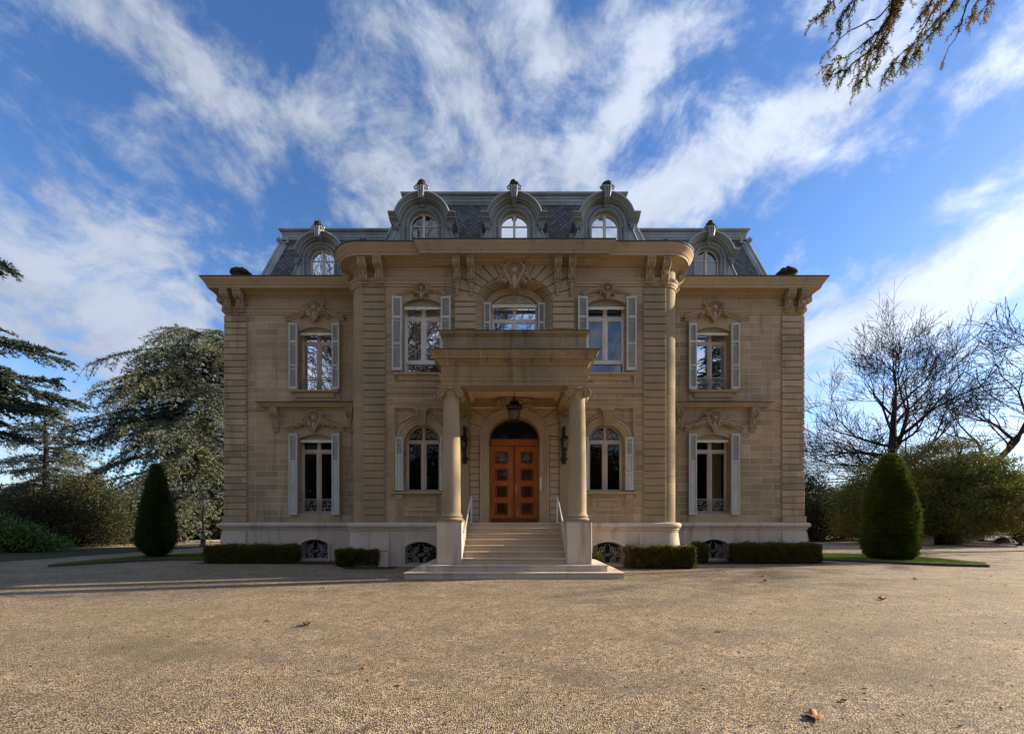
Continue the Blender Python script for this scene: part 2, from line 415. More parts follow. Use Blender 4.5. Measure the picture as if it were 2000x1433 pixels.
def gravelf(nt, b):
    P = nt.pos()
    v = nt.n('TexVoronoi', {'Vector': P, 'Scale': 64.0, 'Randomness': 1.0}, voronoi_dimensions='2D', feature='F1')
    v2 = nt.n('TexVoronoi', {'Vector': P, 'Scale': 27.0, 'Randomness': 1.0}, voronoi_dimensions='2D', feature='F1')
    r = nt.sep(v.outputs['Color'])
    r2 = nt.sep(v2.outputs['Color'])
    c = nt.n('ValToRGB', {0: r[0]})
    e = c.color_ramp.elements
    e[0].position = 0.0; e[0].color = (0.06,0.05,0.038,1); e[1].position = 1.0; e[1].color = (0.84,0.70,0.47,1)
    for p, col in ((0.22,(0.22,0.17,0.11,1)), (0.45,(0.42,0.325,0.205,1)), (0.65,(0.50,0.41,0.285,1)), (0.8,(0.62,0.48,0.29,1))):
        k = e.new(p); k.color = col
    col = nt.mix(nt.m('MULTIPLY', nt.m('GREATER_THAN', r[2], 0.80), 0.75), c.outputs[0], nt.mix(r[1], (0.13,0.125,0.12), (0.46,0.44,0.41)))
    big = nt.m('GREATER_THAN', r2[1], 0.80)
    c2 = nt.mix(r2[0], (0.14,0.12,0.10), (0.62,0.54,0.42))
    col = nt.mix(nt.m('MULTIPLY', big, 0.65), col, c2)
    gapd = nt.ramp(v.outputs['Distance'], 0.30, 0.62)
    col = nt.mix(nt.m('MULTIPLY', gapd, 0.7), col, (0.03,0.024,0.017))
    # wheel-worn and damp patches
    n1 = nt.noise(nt.scale(P, (0.35, 0.75, 1)), 1.0, 5, 0.6)
    col = nt.mix(nt.ramp(n1, 0.44, 0.64, 0.0, 0.5), col, nt.mix(0.5, col, (0.07,0.065,0.05)))
    col = nt.mix(nt.ramp(nt.noise(P, 5.0, 4, 0.6), 0.40, 0.66, 0.0, 0.35), col, (0.09,0.075,0.052))
    n2 = nt.noise(P, 1.4, 5, 0.65)
    col = nt.mix(nt.ramp(n2, 0.42, 0.66, 0.0, 0.32), col, (0.105,0.092,0.068))
    n3 = nt.noise(nt.scale(P, (0.22,0.4,1)), 1.3, 3)
    col = nt.mix(nt.ramp(n3, 0.5, 0.68, 0.0, 0.4), col, (0.17,0.155,0.085))
    col = nt.mix(1.0, col, (1.05, 1.0, 0.945), 'MULTIPLY')
    # faint wheel tracks sweeping past the steps
    rr = nt.vm('LENGTH', nt.vm('SUBTRACT', P, nt.n('CombineXYZ', {0: 3.0, 1: 34.0, 2: 0.0}).outputs[0]))
    tr = None
    for r0 in (24.6, 26.1, 28.6, 30.1):
        b_ = nt.ramp(nt.m('ABSOLUTE', nt.m('SUBTRACT', nt.m('ADD', rr, nt.m('MULTIPLY', n1, 1.2)), r0+0.6)), 0.12, 0.42, 1.0, 0.0)
        tr = b_ if tr is None else nt.m('MAXIMUM', tr, b_)
    col = nt.mix(nt.m('MULTIPLY', tr, nt.ramp(n2, 0.40, 0.62, 0.04, 0.30)), col, (0.12,0.10,0.07))
    hh = nt.m('SUBTRACT', 1.0, nt.m('MULTIPLY', v.outputs['Distance'], 1.3))
    hh = nt.m('ADD', hh, nt.m('MULTIPLY', r[1], 0.5))
    hh = nt.m('ADD', hh, nt.m('MULTIPLY', nt.noise(P, 3.0, 4), 0.8))
    nt.set(b.inputs['Normal'], nt.bump(hh, 0.6, 0.011))
    return col
M['gravel'] = mat('pea_gravel', gravelf, 0.85, 0, 0.3)
M['rust'] = stone('rusticated_sandstone', (0.44,0.325,0.20), (0.36,0.27,0.168), (0.09,0.065,0.04), row=0.252, width=60.0, msize=0.012, stain_amt=0.4, tint=(0.25,0.22,0.15))
M['strip_shade'] = mat('shaded_lawn_strip', lambda nt, b: nt.mix(nt.ramp(nt.noise(nt.pos(), 1.5, 6), 0.4, 0.65), (0.03,0.026,0.015), (0.055,0.065,0.018)), 1.0)  # strip of lawn; its shade is put into this darker colour
# ------------------------------------------------------------------ the mansion
H = empty('mansion', (0, DM, 0))
tag(H, 'beige stone mansion with grey slate mansard roof, arched dormers and columned porch', 'mansion')
def arc(cx, zs, hw, rise, n=14, ell=False):
    if ell or abs(rise-hw) < 1e-3:
        return [(cx-hw*math.cos(PI*i/n), zs+rise*math.sin(PI*i/n)) for i in range(n+1)]
    Rr = (hw*hw+rise*rise)/(2*rise); zc = zs+rise-Rr; t0 = math.asin((zs-zc)/Rr)
    return [(cx-Rr*math.cos(t0+(PI-2*t0)*i/n), zc+Rr*math.sin(t0+(PI-2*t0)*i/n)) for i in range(n+1)]
def outline(cx, zb, zs, hw, rise, n=14, ell=False):
    return [(cx-hw, zb)] + arc(cx, zs, hw, rise, n, ell) + [(cx+hw, zb)]
def reveal(mb, loop, y0, y1):
    n = len(loop)
    mb.add([(p[0], y0, p[1]) for p in loop] + [(p[0], y1, p[1]) for p in loop],
           [(i, (i+1) % n, n+(i+1) % n, n+i) for i in range(n)])
def wall(mb, outer, holes, y, depths):
    mb.sheet(outer, holes, lambda a, b: (a, y, b))
    for h, d in zip(holes, depths): reveal(mb, h, y, y+d)
def rect(x0, x1, z0, z1): return [(x0, z0), (x0, z1), (x1, z1), (x1, z0)]

WX, MX = 7.75, 3.18
ZR = 10.34     # underside of cornice at wall
wing_up = lambda c: outline(c, 6.64, 8.95, 0.665, 0.17)
wing_lo = lambda c: outline(c, 1.86, 4.76, 0.665, 0.17)
main_up = lambda c: outline(c, 6.63, 9.02, 0.66, 0.17)
MLO = (2.56, 4.33, 0.61, 0.56)
main_lo = lambda c: outline(c, *MLO)
door_o = outline(0, 1.5, 4.45, 0.87, 0.70, 20, True)
niche_o = outline(0, 6.1, 9.05, 1.32, 0.90, 20, True)
niche_i = outline(0, 6.1, 9.05, 1.02, 0.68, 20, True)
cent_w = outline(0, 6.6, 9.22, 0.80, 0.33)

for sx in (-1, 1):
    mb = MB(); c = sx*WX
    x0, x1 = sorted((sx*5.2, sx*11.25))
    wall(mb, rect(x0, x1, 1.45, ZR), [wing_up(c), wing_lo(c)], DW, [0.4, 0.4])
    mb.build('wing_wall', M['stone'], H)
mb = MB()
for sx in (-1, 1):
    X = sx*11.25
    mb.add([(X,DW,1.45),(X,28,1.45),(X,28,ZR),(X,DW,ZR)], [(0,1,2,3)])
mb.add([(-11.25,28,0),(11.25,28,0),(11.25,28,ZR),(-11.25,28,ZR)], [(0,1,2,3)])
mb.build('side_wall', M['stone'], H)
mb = MB()
recs = [rect(s*MX-0.93, s*MX+0.93, 2.56, 5.43) for s in (-1, 1)]
wall(mb, rect(-5.2, 5.2, 1.45, ZR), [main_up(-MX), main_up(MX), niche_o, door_o] + recs, DM, [0.4, 0.4, 0.0, 0.5, 0.07, 0.07])
for s in (-1, 1):
    wall(mb, rect(s*MX-0.93, s*MX+0.93, 2.56, 5.43), [main_lo(s*MX)], DM+0.07, [0.36])
mb.build('front_wall', M['stone'], H)
# splayed niche round the middle window
mb = MB(); n = len(niche_o)
ya, yb = DM-0.07, DM+0.3
rows = []
for k in range(5):
    t = k/4; tt = t*t*(3-2*t)*0.5+t*0.5
    rows.append([(niche_o[i][0]*(1-t)+niche_i[i][0]*t, ya+(yb-ya)*(1-math.cos(t*PI/2)) , niche_o[i][1]*(1-t)+niche_i[i][1]*t) for i in range(n)])
vs = [p for r in rows for p in r]
mb.add(vs, [(k*n+i, k*n+i+1, (k+1)*n+i+1, (k+1)*n+i) for k in range(4) for i in range(n-1)])
mb.build('window_niche', M['rust'], H)
mb = MB()
wall(mb, niche_i, [cent_w], yb, [0.25])
mb.build('niche_back_wall', M['carved'], H)

# rounded corner shafts of the projecting block
rc = 0.5
mainfront = [(-5.7, DW)] + [(-5.2-rc*math.cos(a), DM+rc-rc*math.sin(a)) for a in [PI/2*i/8 for i in range(9)]]
mainfront_r = [(-x, y) for x, y in reversed(mainfront)]
for sx in (-1, 1):
    mb = MB(); pth = mainfront if sx < 0 else mainfront_r
    vs = [(x, y, z) for z in (1.45, ZR) for x, y in pth]; k = len(pth)
    mb.add(vs, [(i, i+1, k+i+1, k+i) for i in range(k-1)])
    mb.build('rounded_corner', M['round'], H, smooth=40)
# rusticated pilasters
def courses(mb, x0, x1, y0, y1, z0, z1, pitch=0.252, gap=0.030):
    z = z0
    while z < z1-0.05:
        zt = min(z+pitch, z1)
        mb.cbox(x0, x1, y0, y1, z+gap/2, zt-gap/2, 0.014); z = zt
for sx in (-1, 1):
    mb = MB(); a, b = sorted((sx*4.43, sx*5.2))
    courses(mb, a, b, DM-0.055, DM+0.02, 1.5, 9.63)
    mb.build('rusticated_pilaster', M['olive'], H)
    mb = MB(); a, b = sorted((sx*10.42, sx*11.31))
    courses(mb, a, b, DW-0.055, DW+0.75, 1.5+0.252, 9.56)
    a, b = sorted((sx*10.40, sx*11.36))
    mb.cbox(a, b, DW-0.1, DW+0.77, 1.5, 1.5+0.245, 0.02)
    mb.build('corner_quoin', M['stone'], H)
# middle bay: coursed piers and voussoirs
mb = MB()
for sx in (-1, 1):
    a, b = sorted((sx*1.32, sx*2.04))
    courses(mb, a, b, DM-0.10, DM+0.02, 6.1, 9.05)
nv = 15; cz = 9.05
def rayrect(t):
    dx, dz = math.cos(t), math.sin(t)
    k = min(2.04/abs(dx) if abs(dx) > 1e-6 else 99, (ZR-cz)/dz if dz > 1e-6 else 99)
    return (dx*k, cz+dz*k)
for i in range(nv):
    t0, t1 = PI*i/nv+0.012, PI*(i+1)/nv-0.012
    def ell(t):
        r = 1/math.sqrt((math.cos(t)/1.32)**2+(math.sin(t)/0.9)**2); return (r*math.cos(t), cz+r*math.sin(t))
    ts = [t0+(t1-t0)*k/3 for k in range(4)]
    inner = [ell(t) for t in ts]; o0, o1 = rayrect(t0), rayrect(t1)
    poly = inner + [o1]
    if abs(abs(o0[0])-2.04) < 1e-4 and abs(o1[0]) < 2.039: poly.append((math.copysign(2.04, o0[0]), ZR))
    if abs(abs(o1[0])-2.04) < 1e-4 and abs(o0[0]) < 2.039: poly.append((math.copysign(2.04, o1[0]), ZR))
    poly.append(o0)
    mb.prism(poly, DM-0.10, DM+0.02)
mb.build('voussoir_bay', M['carved'], H)
mb = MB()
mb.elev(arc(0, 9.05, 1.02, 0.68, 20, True), [(0.0, yb-0.08), (0.05, yb-0.09), (0.09, yb-0.05), (0.15, yb-0.05), (0.2, yb-0.01), (0.2, yb+0.02), (0, yb+0.02)])
mb.build('niche_moulding', M['carved'], H, smooth=35)

# ---- mouldings carried round the whole house
front_all = [(-11.25, 28), (-11.25, DW)] + mainfront + mainfront_r + [(11.25, DW), (11.25, 28)]
cor = [(-11.25, 28), (-11.25, DW)] + mainfront + [(-2.72, DM), (-2.72, DM-0.11), (2.72, DM-0.11), (2.72, DM)] + mainfront_r + [(11.25, DW), (11.25, 28)]
cprof = [(-0.1,10.28),(0.03,10.28),(0.04,10.33),(0.10,10.35),(0.13,10.40),(0.15,10.41),(0.40,10.435),(0.405,10.42),(0.43,10.42),(0.44,10.50),(0.46,10.51),(0.48,10.56),(0.53,10.64),(0.575,10.70),(0.59,10.73),(0.59,10.76),(-0.1,10.76)]
mb = MB(); mb.plan(cor, cprof)
mb.build('cornice', M['carved'], H, smooth=30)
mb = MB(); mb.plan(cor, [(0.30,10.762),(0.615,10.762),(0.615,10.79),(0.30,10.80)])
mb.build('cornice_flashing', M['flash'], H)
# architrave, broken by the middle bay
aprof = [(-0.05,9.60),(0.03,9.60),(0.03,9.68),(0.05,9.685),(0.05,9.77),(0.075,9.80),(0.10,9.84),(0.10,9.87),(-0.05,9.88)]
for sx in (-1, 1):
    p = [(-11.25, 28), (-11.25, DW)] + mainfront + [(-2.05, DM)]
    if sx > 0: p = [(-x, y) for x, y in reversed(p)]
    mb = MB(); mb.plan(p, aprof); mb.build('architrave', M['carved'], H, smooth=30)
for sx in (-1, 1):
    mb = MB(); a, b = sorted((sx*2.12, sx*4.36)); mb.cbox(a, b, DM-0.018, DM+0.02, 9.90, 10.27, 0.012)
    mb.build('frieze_panel', M['carved'], H)
    for (p0, p1) in ((5.95, 7.35), (7.37, 8.75), (8.77, 10.38)):
        mb = MB(); a, b = sorted((sx*p0, sx*p1)); mb.cbox(a, b, DW-0.016, DW+0.02, 9.90, 10.27, 0.01)
        mb.build('frieze_panel', M['carved'], H)
# string course of the projecting block
for sx in (-1, 1):
    a, b = sorted((sx*2.05, sx*4.42))
    mb = MB()
    mb.plan([(a, DM), (b, DM)], [(-0.02,5.93),(0.02,5.93),(0.05,5.98),(0.07,6.03),(0.07,6.06),(-0.02,6.08)])
    mb.plan([(a, DM), (b, DM)], [(-0.02,5.55),(0.02,5.56),(0.035,5.60),(0.05,5.65),(-0.02,5.67)])
    mb.build('string_course', M['carved'], H, smooth=30)
# plinth
plinth_path = [(-11.25, 28), (-11.25, DW)] + mainfront + mainfront_r + [(11.25, DW), (11.25, 28)]
mb = MB()
pp = [(-0.05,1.16),(0.09,1.16),(0.10,1.22),(0.13,1.25),(0.13,1.30),(0.17,1.32),(0.20,1.37),(0.205,1.42),(0.185,1.465),(0.14,1.49),(0.05,1.51),(-0.05,1.51)]
for path in ([(-11.25, 28), (-11.25, DW)] + mainfront + [(-1.9, DM)], [(1.9, DM)] + mainfront_r + [(11.25, DW), (11.25, 28)]):
    mb.plan(path, pp)
mb.build('plinth_moulding', M['lime'], H, smooth=35)
bw = lambda c: outline(c, 0.08, 0.68, 0.52, 0.17)
for sx in (-1, 1):
    mb = MB()
    a, b = sorted((sx*5.2, sx*11.25))
    wall(mb, rect(a, b, -0.1, 1.2), [bw(sx*WX)], DW-0.09, [0.4])
    mb.add([(sx*11.34,DW-0.09,-0.1),(sx*11.34,28,-0.1),(sx*11.34,28,1.2),(sx*11.34,DW-0.09,1.2)], [(0,1,2,3)])
    a, b = sorted((sx*1.46, sx*5.2))
    wall(mb, rect(a, b, -0.1, 1.2), [bw(sx*3.2)], DM-0.09, [0.4])
    # battered corner blocks
    for (xa, xb, yy, zz0, zz1, o0, o1) in ((10.40, 11.34, DW-0.09, 0.48, 1.15, 0.075, 0.02), (10.25, 11.34, DW-0.09, -0.1, 0.455, 0.12, 0.085)):
        A, B = sx*xa, sx*xb
        q = lambda o: [(A, yy-o), (B+sx*o, yy-o), (B+sx*o, DW+1.0), (A, DW+1.0)]
        mb.add([(x, y, zz0) for x, y in q(o0)] + [(x, y, zz1) for x, y in q(o1)], [(0,1,5,4),(1,2,6,5),(2,3,7,6),(3,0,4,7),(4,5,6,7)])
    for (zz0, zz1, o0, o1) in ((0.55, 1.15, 0.115, 0.05), (-0.1, 0.525, 0.16, 0.12)):
        pth = ([(-5.8, DW)] + mainfront[1:] + [(-4.28, DM)]) if sx < 0 else ([(4.28, DM)] + mainfront_r[:-1] + [(5.8, DW)])
        mb.plan(pth, [(0.05, zz0), (o0+0.05, zz0), (o1+0.05, zz1), (0.05, zz1)])
    mb.build('plinth', M['lime'], H)
    for c, yy in ((sx*WX, DW-0.09), (sx*3.2, DM-0.09)):
        mb = MB()
        ol = [(p[0], p[1]) for p in outline(c, 0.0, 0.68, 0.52, 0.17)]
        mb.elev(ol, [(0.0, yy-0.05), (0.0, yy+0.05), (-0.10, yy+0.02), (-0.10, yy-0.035), (-0.03, yy-0.05)])
        mb.box(c-0.62, c+0.62, yy-0.09, yy+0.3, -0.05, 0.075)
        bwin = mb.build('basement_window', M['lime'], H)
        g = MB()
        def spiral(mb, cx, cz, r, a0, turns, y, tr, dirn=1, n=26):
            pts = []
            for i in range(n+1):
                t = i/n; rr = r*(1-0.82*t); a = a0+dirn*turns*2*PI*t
                pts.append((cx+rr*math.cos(a), y, cz+rr*math.sin(a)))
            mb.tube(pts, tr, 4, False)
        yg = yy+0.06
        for s in (-1, 1):
            spiral(g, c+s*0.17, 0.56, 0.13, -PI/2, 1.5, yg, 0.013, s)
            spiral(g, c+s*0.17, 0.24, 0.13, PI/2, 1.5, yg, 0.013, -s)
            spiral(g, c+s*0.38, 0.40, 0.11, PI/2, 1.4, yg, 0.013, s)
            spiral(g, c+s*0.40, 0.17, 0.08, 0, 1.3, yg, 0.010, s)
            spiral(g, c+s*0.40, 0.62, 0.08, 0, 1.3, yg, 0.010, -s)
            spiral(g, c+s*0.06, 0.40, 0.07, 0, 1.2, yg, 0.010, s)
            g.tube([(c+s*0.05, yg, 0.1), (c+s*0.27, yg, 0.4), (c+s*0.05, yg, 0.76)], 0.010, 4)
        g.elev(outline(c, 0.1, 0.68, 0.50, 0.16), [(0, yg-0.012), (0.022, yg-0.012), (0.022, yg+0.012), (0, yg+0.012)], True)
        g.build('iron_grille', M['basegrille'], bwin)
        r = MB(); r.box(c-0.6, c+0.6, yy+0.34, yy+1.2, -0.05, 1.0); r.build('cellar_shade', M['room'], bwin)  # dark block standing in for the unlit cellar

# ------------------------------------------------------------------ ornaments
def rotY(a): return Matrix.Rotation(a, 3, 'Y')
def scroll(mb, cx, cz, r, y, tr, dirn=1, a0=0.0, turns=1.6, n=22):
    pts = []; rad = []
    for i in range(n+1):
        t = i/n; rr = r*(1-0.85*t); a = a0+dirn*turns*2*PI*t
        pts.append((cx+rr*math.cos(a), y-0.03*t, cz+rr*math.sin(a))); rad.append(tr*(1-0.4*t))
    mb.tube(pts, rad, 5)
def cartouche(mb, cx, y, cz, w, h, seed=0, spread=0.0):
    n0 = len(mb.v)
    rnd = random.Random(seed)
    mb.ball((cx, y-0.015, cz+0.14*h), (0.30*w, 0.05, 0.27*h), 14, 6)
    for i in range(11):
        a = R(-20+i*220/10)
        mb.ball((cx+math.cos(a)*0.30*w, y-0.045, cz+0.14*h+math.sin(a)*0.27*h), (0.062*w, 0.05, 0.055*w), 6, 5)
        mb.ball((cx+math.cos(a)*0.19*w, y-0.055, cz+0.13*h+math.sin(a)*0.17*h), (0.024*w, 0.04, 0.10*h), 5, 4, rotY(PI/2-a))
    mb.ball((cx, y-0.075, cz+0.08*h), (0.10*w, 0.05, 0.10*h), 10, 6)
    for s in (-1, 1):
        scroll(mb, cx+s*0.34*w, cz+0.04*h, 0.11*w, y-0.05, 0.035*w, s, PI/2)
        scroll(mb, cx+s*0.20*w, cz-0.16*h, 0.10*w, y-0.05, 0.03*w, -s, PI/2)
        scroll(mb, cx+s*0.38*w, cz+0.27*h, 0.08*w, y-0.04, 0.03*w, -s, -PI/2)
        mb.tube([(cx+s*0.25*w, y-0.04, cz), (cx+s*0.16*w, y-0.07, cz-0.2*h), (cx+s*0.08*w, y-0.05, cz-0.42*h)], [0.05*w, 0.045*w, 0.025*w], 5)
        k = 9 if spread else 4
        for i in range(k):
            t = (i+0.5)/k
            L = (0.36*w + (spread if spread else 0.18*w)*t)
            mb.ball((cx+s*L, y-0.02-0.02*rnd.random(), cz-0.02*h-(0.30*h*t if spread else 0.10*h)+rnd.uniform(-.04,.04)*h), (0.075*w*(1.1-0.6*t)*(0.7+0.6*rnd.random()), 0.045, 0.05*w*(1.1-.5*t)), 6, 4, rotY(rnd.uniform(-1, 1)))
    mb.ball((cx, y-0.03, cz-0.22*h), (0.12*w, 0.07, 0.26*h), 8, 6)
    mb.ball((cx, y-0.03, cz-0.45*h), (0.06*w, 0.05, 0.08*h), 6, 5)
    for i in range(5):
        mb.ball((cx+(i-2)*0.05*w, y-0.07, cz-0.06*h-abs(i-2)*0.02*h), (0.02*w, 0.03, 0.12*h), 5, 4)
    mb.v[n0:] = [(a, y+0.03+(b-y)*1.6, c) for a, b, c in mb.v[n0:]]
def console_mesh(h=0.72, p=0.36, w=0.25, drop=0.0):
    mb = MB()
    prof = [(0,0),(p*0.9,0),(p*0.96,-0.07*h),(p,-0.16*h),(p*0.95,-0.28*h),(p*0.75,-0.37*h),(p*0.48,-0.44*h),(p*0.36,-0.55*h),(p*0.38,-0.66*h),(p*0.46,-0.74*h),(p*0.44,-0.84*h),(p*0.3,-0.92*h),(p*0.1,-h),(0,-h)]
    mb.prism([(-o, z) for o, z in prof], -w*0.36, w*0.36, 'x')
    for s in (-1, 1):
        mb.prism([(-o*1.04, z) for o, z in prof], s*w*0.5-0.018, s*w*0.5+0.018, 'x') if False else None
        mb.tube([(s*w*0.42, -o*1.02-0.004, z) for o, z in prof[1:-2]], w*0.11, 5)
        mb.tube([(s*w*0.14, -o*1.0-0.012, z) for o, z in prof[1:-2]], w*0.075, 5)
        for (oo, zz, rr) in ((p*0.72, -0.19*h, 0.17*h), (p*0.24, -0.8*h, 0.12*h)):
            a, b = sorted((s*w*0.40, s*w*0.56))
            mb.prism([(-oo+rr*math.cos(2*PI*i/12), zz+rr*math.sin(2*PI*i/12)) for i in range(12)], a, b, 'x')
    mb.box(-w*0.6, w*0.6, -p*1.02, 0, 0.0, 0.05)
    for k in range(3):
        mb.ball((0, -p*0.5+0.02*k, -0.5*h-0.09*h*k), (w*0.34-0.02*k, 0.05, 0.08*h), 7, 5)
    mb.ball((0, -0.05, -h*1.02), (w*0.4, 0.06, 0.07*h), 8, 5)
    for s in (-1, 1): mb.ball((s*w*0.42, -0.05, -h*1.0), (w*0.2, 0.05, 0.06*h), 6, 5)
    if drop:
        for k in range(4):
            mb.ball((0, -0.05, -h*1.08-drop*(k+0.5)/4), (w*(0.34-0.05*k), 0.05, drop*0.14), 7, 5)
            for s in (-1, 1): mb.ball((s*w*(0.3-.05*k), -0.04, -h*1.06-drop*(k+0.5)/4), (w*0.13, 0.04, drop*0.11), 6, 4)
    return mb
def place(first, spots):
    """first: object at origin, parented to H; further spots share its mesh"""
    for i, (x, y, z, rz) in enumerate(spots):
        o = first if i == 0 else first.copy()
        if i: COL.objects.link(o); o.parent = H
        o.location = Vector((x, y, z)) - H.location
        o.rotation_euler = (0, 0, rz)
def at_origin(mb, name, m, smooth=40):
    # mesh kept in its own coordinates
    mb.v = [(a+H.location.x, b+H.location.y, c+H.location.z) for a, b, c in mb.v]
    return mb.build(name, m, H, smooth)
c0 = at_origin(console_mesh(0.66, 0.36, 0.25), 'console', M['carved'])
spots = []
for s in (-1, 1):
    spots += [(s*4.60, DM-0.06, 10.36, 0), (s*5.14, DM-0.02, 10.36, 0), (s*5.70, DM+0.62, 10.36, s*PI/2)]
    spots += [(s*10.60, DW-0.055, 10.36, 0), (s*11.10, DW-0.055, 10.36, 0), (s*11.31, DW+0.2, 10.36, s*PI/2), (s*11.31, DW+0.75, 10.36, s*PI/2)]
place(c0, spots)
c1 = at_origin(console_mesh(0.66, 0.34, 0.22, 0.42), 'console', M['carved'])
place(c1, [(s*x, DM-0.10, 10.36, 0) for s in (-1, 1) for x in (1.47, 1.95)])
c2 = at_origin(console_mesh(0.80, 0.26, 0.22), 'ledge_console', M['carved'])
place(c2, [(s*x, DW-0.0, 5.88, 0) for s in (-1, 1) for x in (9.28, 6.36)])

# ------------------------------------------------------------------ windows
def elev_up(mb, path, prof):
    mb.elev(path, [(-o, y) for o, y in prof])
def louvers(mb, x0, x1, y, z0, z1, pitch=0.072):
    z = z0
    while z+pitch <= z1+1e-6:
        mb.add([(x0,y-0.022,z),(x1,y-0.022,z),(x1,y+0.022,z+pitch*0.42),(x0,y+0.022,z+pitch*0.42),
                (x0,y-0.022,z+0.012),(x1,y-0.022,z+0.012),(x1,y+0.022,z+pitch*0.42+0.012),(x0,y+0.022,z+pitch*0.42+0.012)],
               [(0,1,2,3),(4,7,6,5),(0,4,5,1),(3,2,6,7),(0,3,7,4),(1,5,6,2)])
        z += pitch
def shutter_mesh(w, h, kind):
    """folded pack, hinge edge at x=0 spreading to +x, foot at z=0, front at y=-0.05"""
    mb = MB(); st = 0.055
    mb.box(0, st, -0.055, 0, 0, h); mb.box(w-st, w, -0.055, 0, 0, h)
    cuts = [0, 0.36*h, 0.72*h, h] if kind == 'full' else [0, 0.33*h, 0.66*h, h]
    mb.box(st, w-st, -0.053, -0.002, 0, 0.10)
    mb.box(st, w-st, -0.053, -0.002, h-0.08, h)
    for zz in cuts[1:-1]: mb.box(st, w-st, -0.053, -0.002, zz-0.04, zz+0.04)
    for i in range(3):
        z0 = cuts[i]+(0.10 if i == 0 else 0.04); z1 = cuts[i+1]-(0.08 if i == 2 else 0.04)
        if kind == 'full' or i == 2:
            louvers(mb, st, w-st, -0.028, z0+0.004, z1)
        else:
            mb.box(st, w-st, -0.034, -0.012, z0, z1)
            mb.cbox(st+0.02, w-st-0.02, -0.046, -0.034, z0+0.04, z1-0.04, 0.01)
    mb.box(0.01, w-0.02, 0.005, 0.045, 0.01, h-0.01)     # second leaf folded behind
    mb.box(w*0.2, w*0.8, -0.07, -0.055, h*0.36, h*0.36+0.02)
    return mb
SH = {}
def shutter(par, key, w, h, kind, x, y, z, side):
    """side -1: left of opening (pack spreads to -x)"""
    k = (key, side)
    if k not in SH:
        mb = shutter_mesh(w, h, kind)
        if side < 0: mb.v = [(-a, b, c) for a, b, c in mb.v]
        wl = wloc(par); mb.v = [(a+wl.x, b+wl.y, c+wl.z) for a, b, c in mb.v]
        SH[k] = mb.build('shutter', M['shutter'], par)
        o = SH[k]
    else:
        o = SH[k].copy(); COL.objects.link(o); o.parent = par
    o.location = Vector((x, y, z)) - wloc(par)
    o.rotation_euler = (0, 0, -side*R(random.Random(int(x*100)+int(z)).uniform(3, 10)))
    return o
def balconet(mb, x0, x1, z0, z1, y):
    tr = 0.0095; cx = (x0+x1)/2; h = z1-z0
    mb.box(x0, x1, y-0.014, y+0.014, z1-0.028, z1); mb.box(x0, x1, y-0.012, y+0.012, z0+0.03, z0+0.052)
    mb.box(x0, x1, y-0.010, y+0.010, z1-0.085, z1-0.070)
    for x in (x0+0.012, cx, x1-0.012): mb.box(x-0.011, x+0.011, y-0.011, y+0.011, z0, z1)
    for s in (-1, 1):
        for k in (0, 1):
            c = cx+s*(x1-x0)*(0.14+0.23*k); zc = z0+0.05+h*0.40; r = h*0.30
            spiral(mb, c, zc, r, PI/2, 1.7, y, tr, s*(1 if k == 0 else -1), 24)
            spiral(mb, c+s*r*0.55, zc-h*0.22, r*0.5, 0, 1.3, y, tr, s, 14)
            spiral(mb, c-s*r*0.55, zc+h*0.20, r*0.45, 0, 1.3, y, tr, -s, 14)
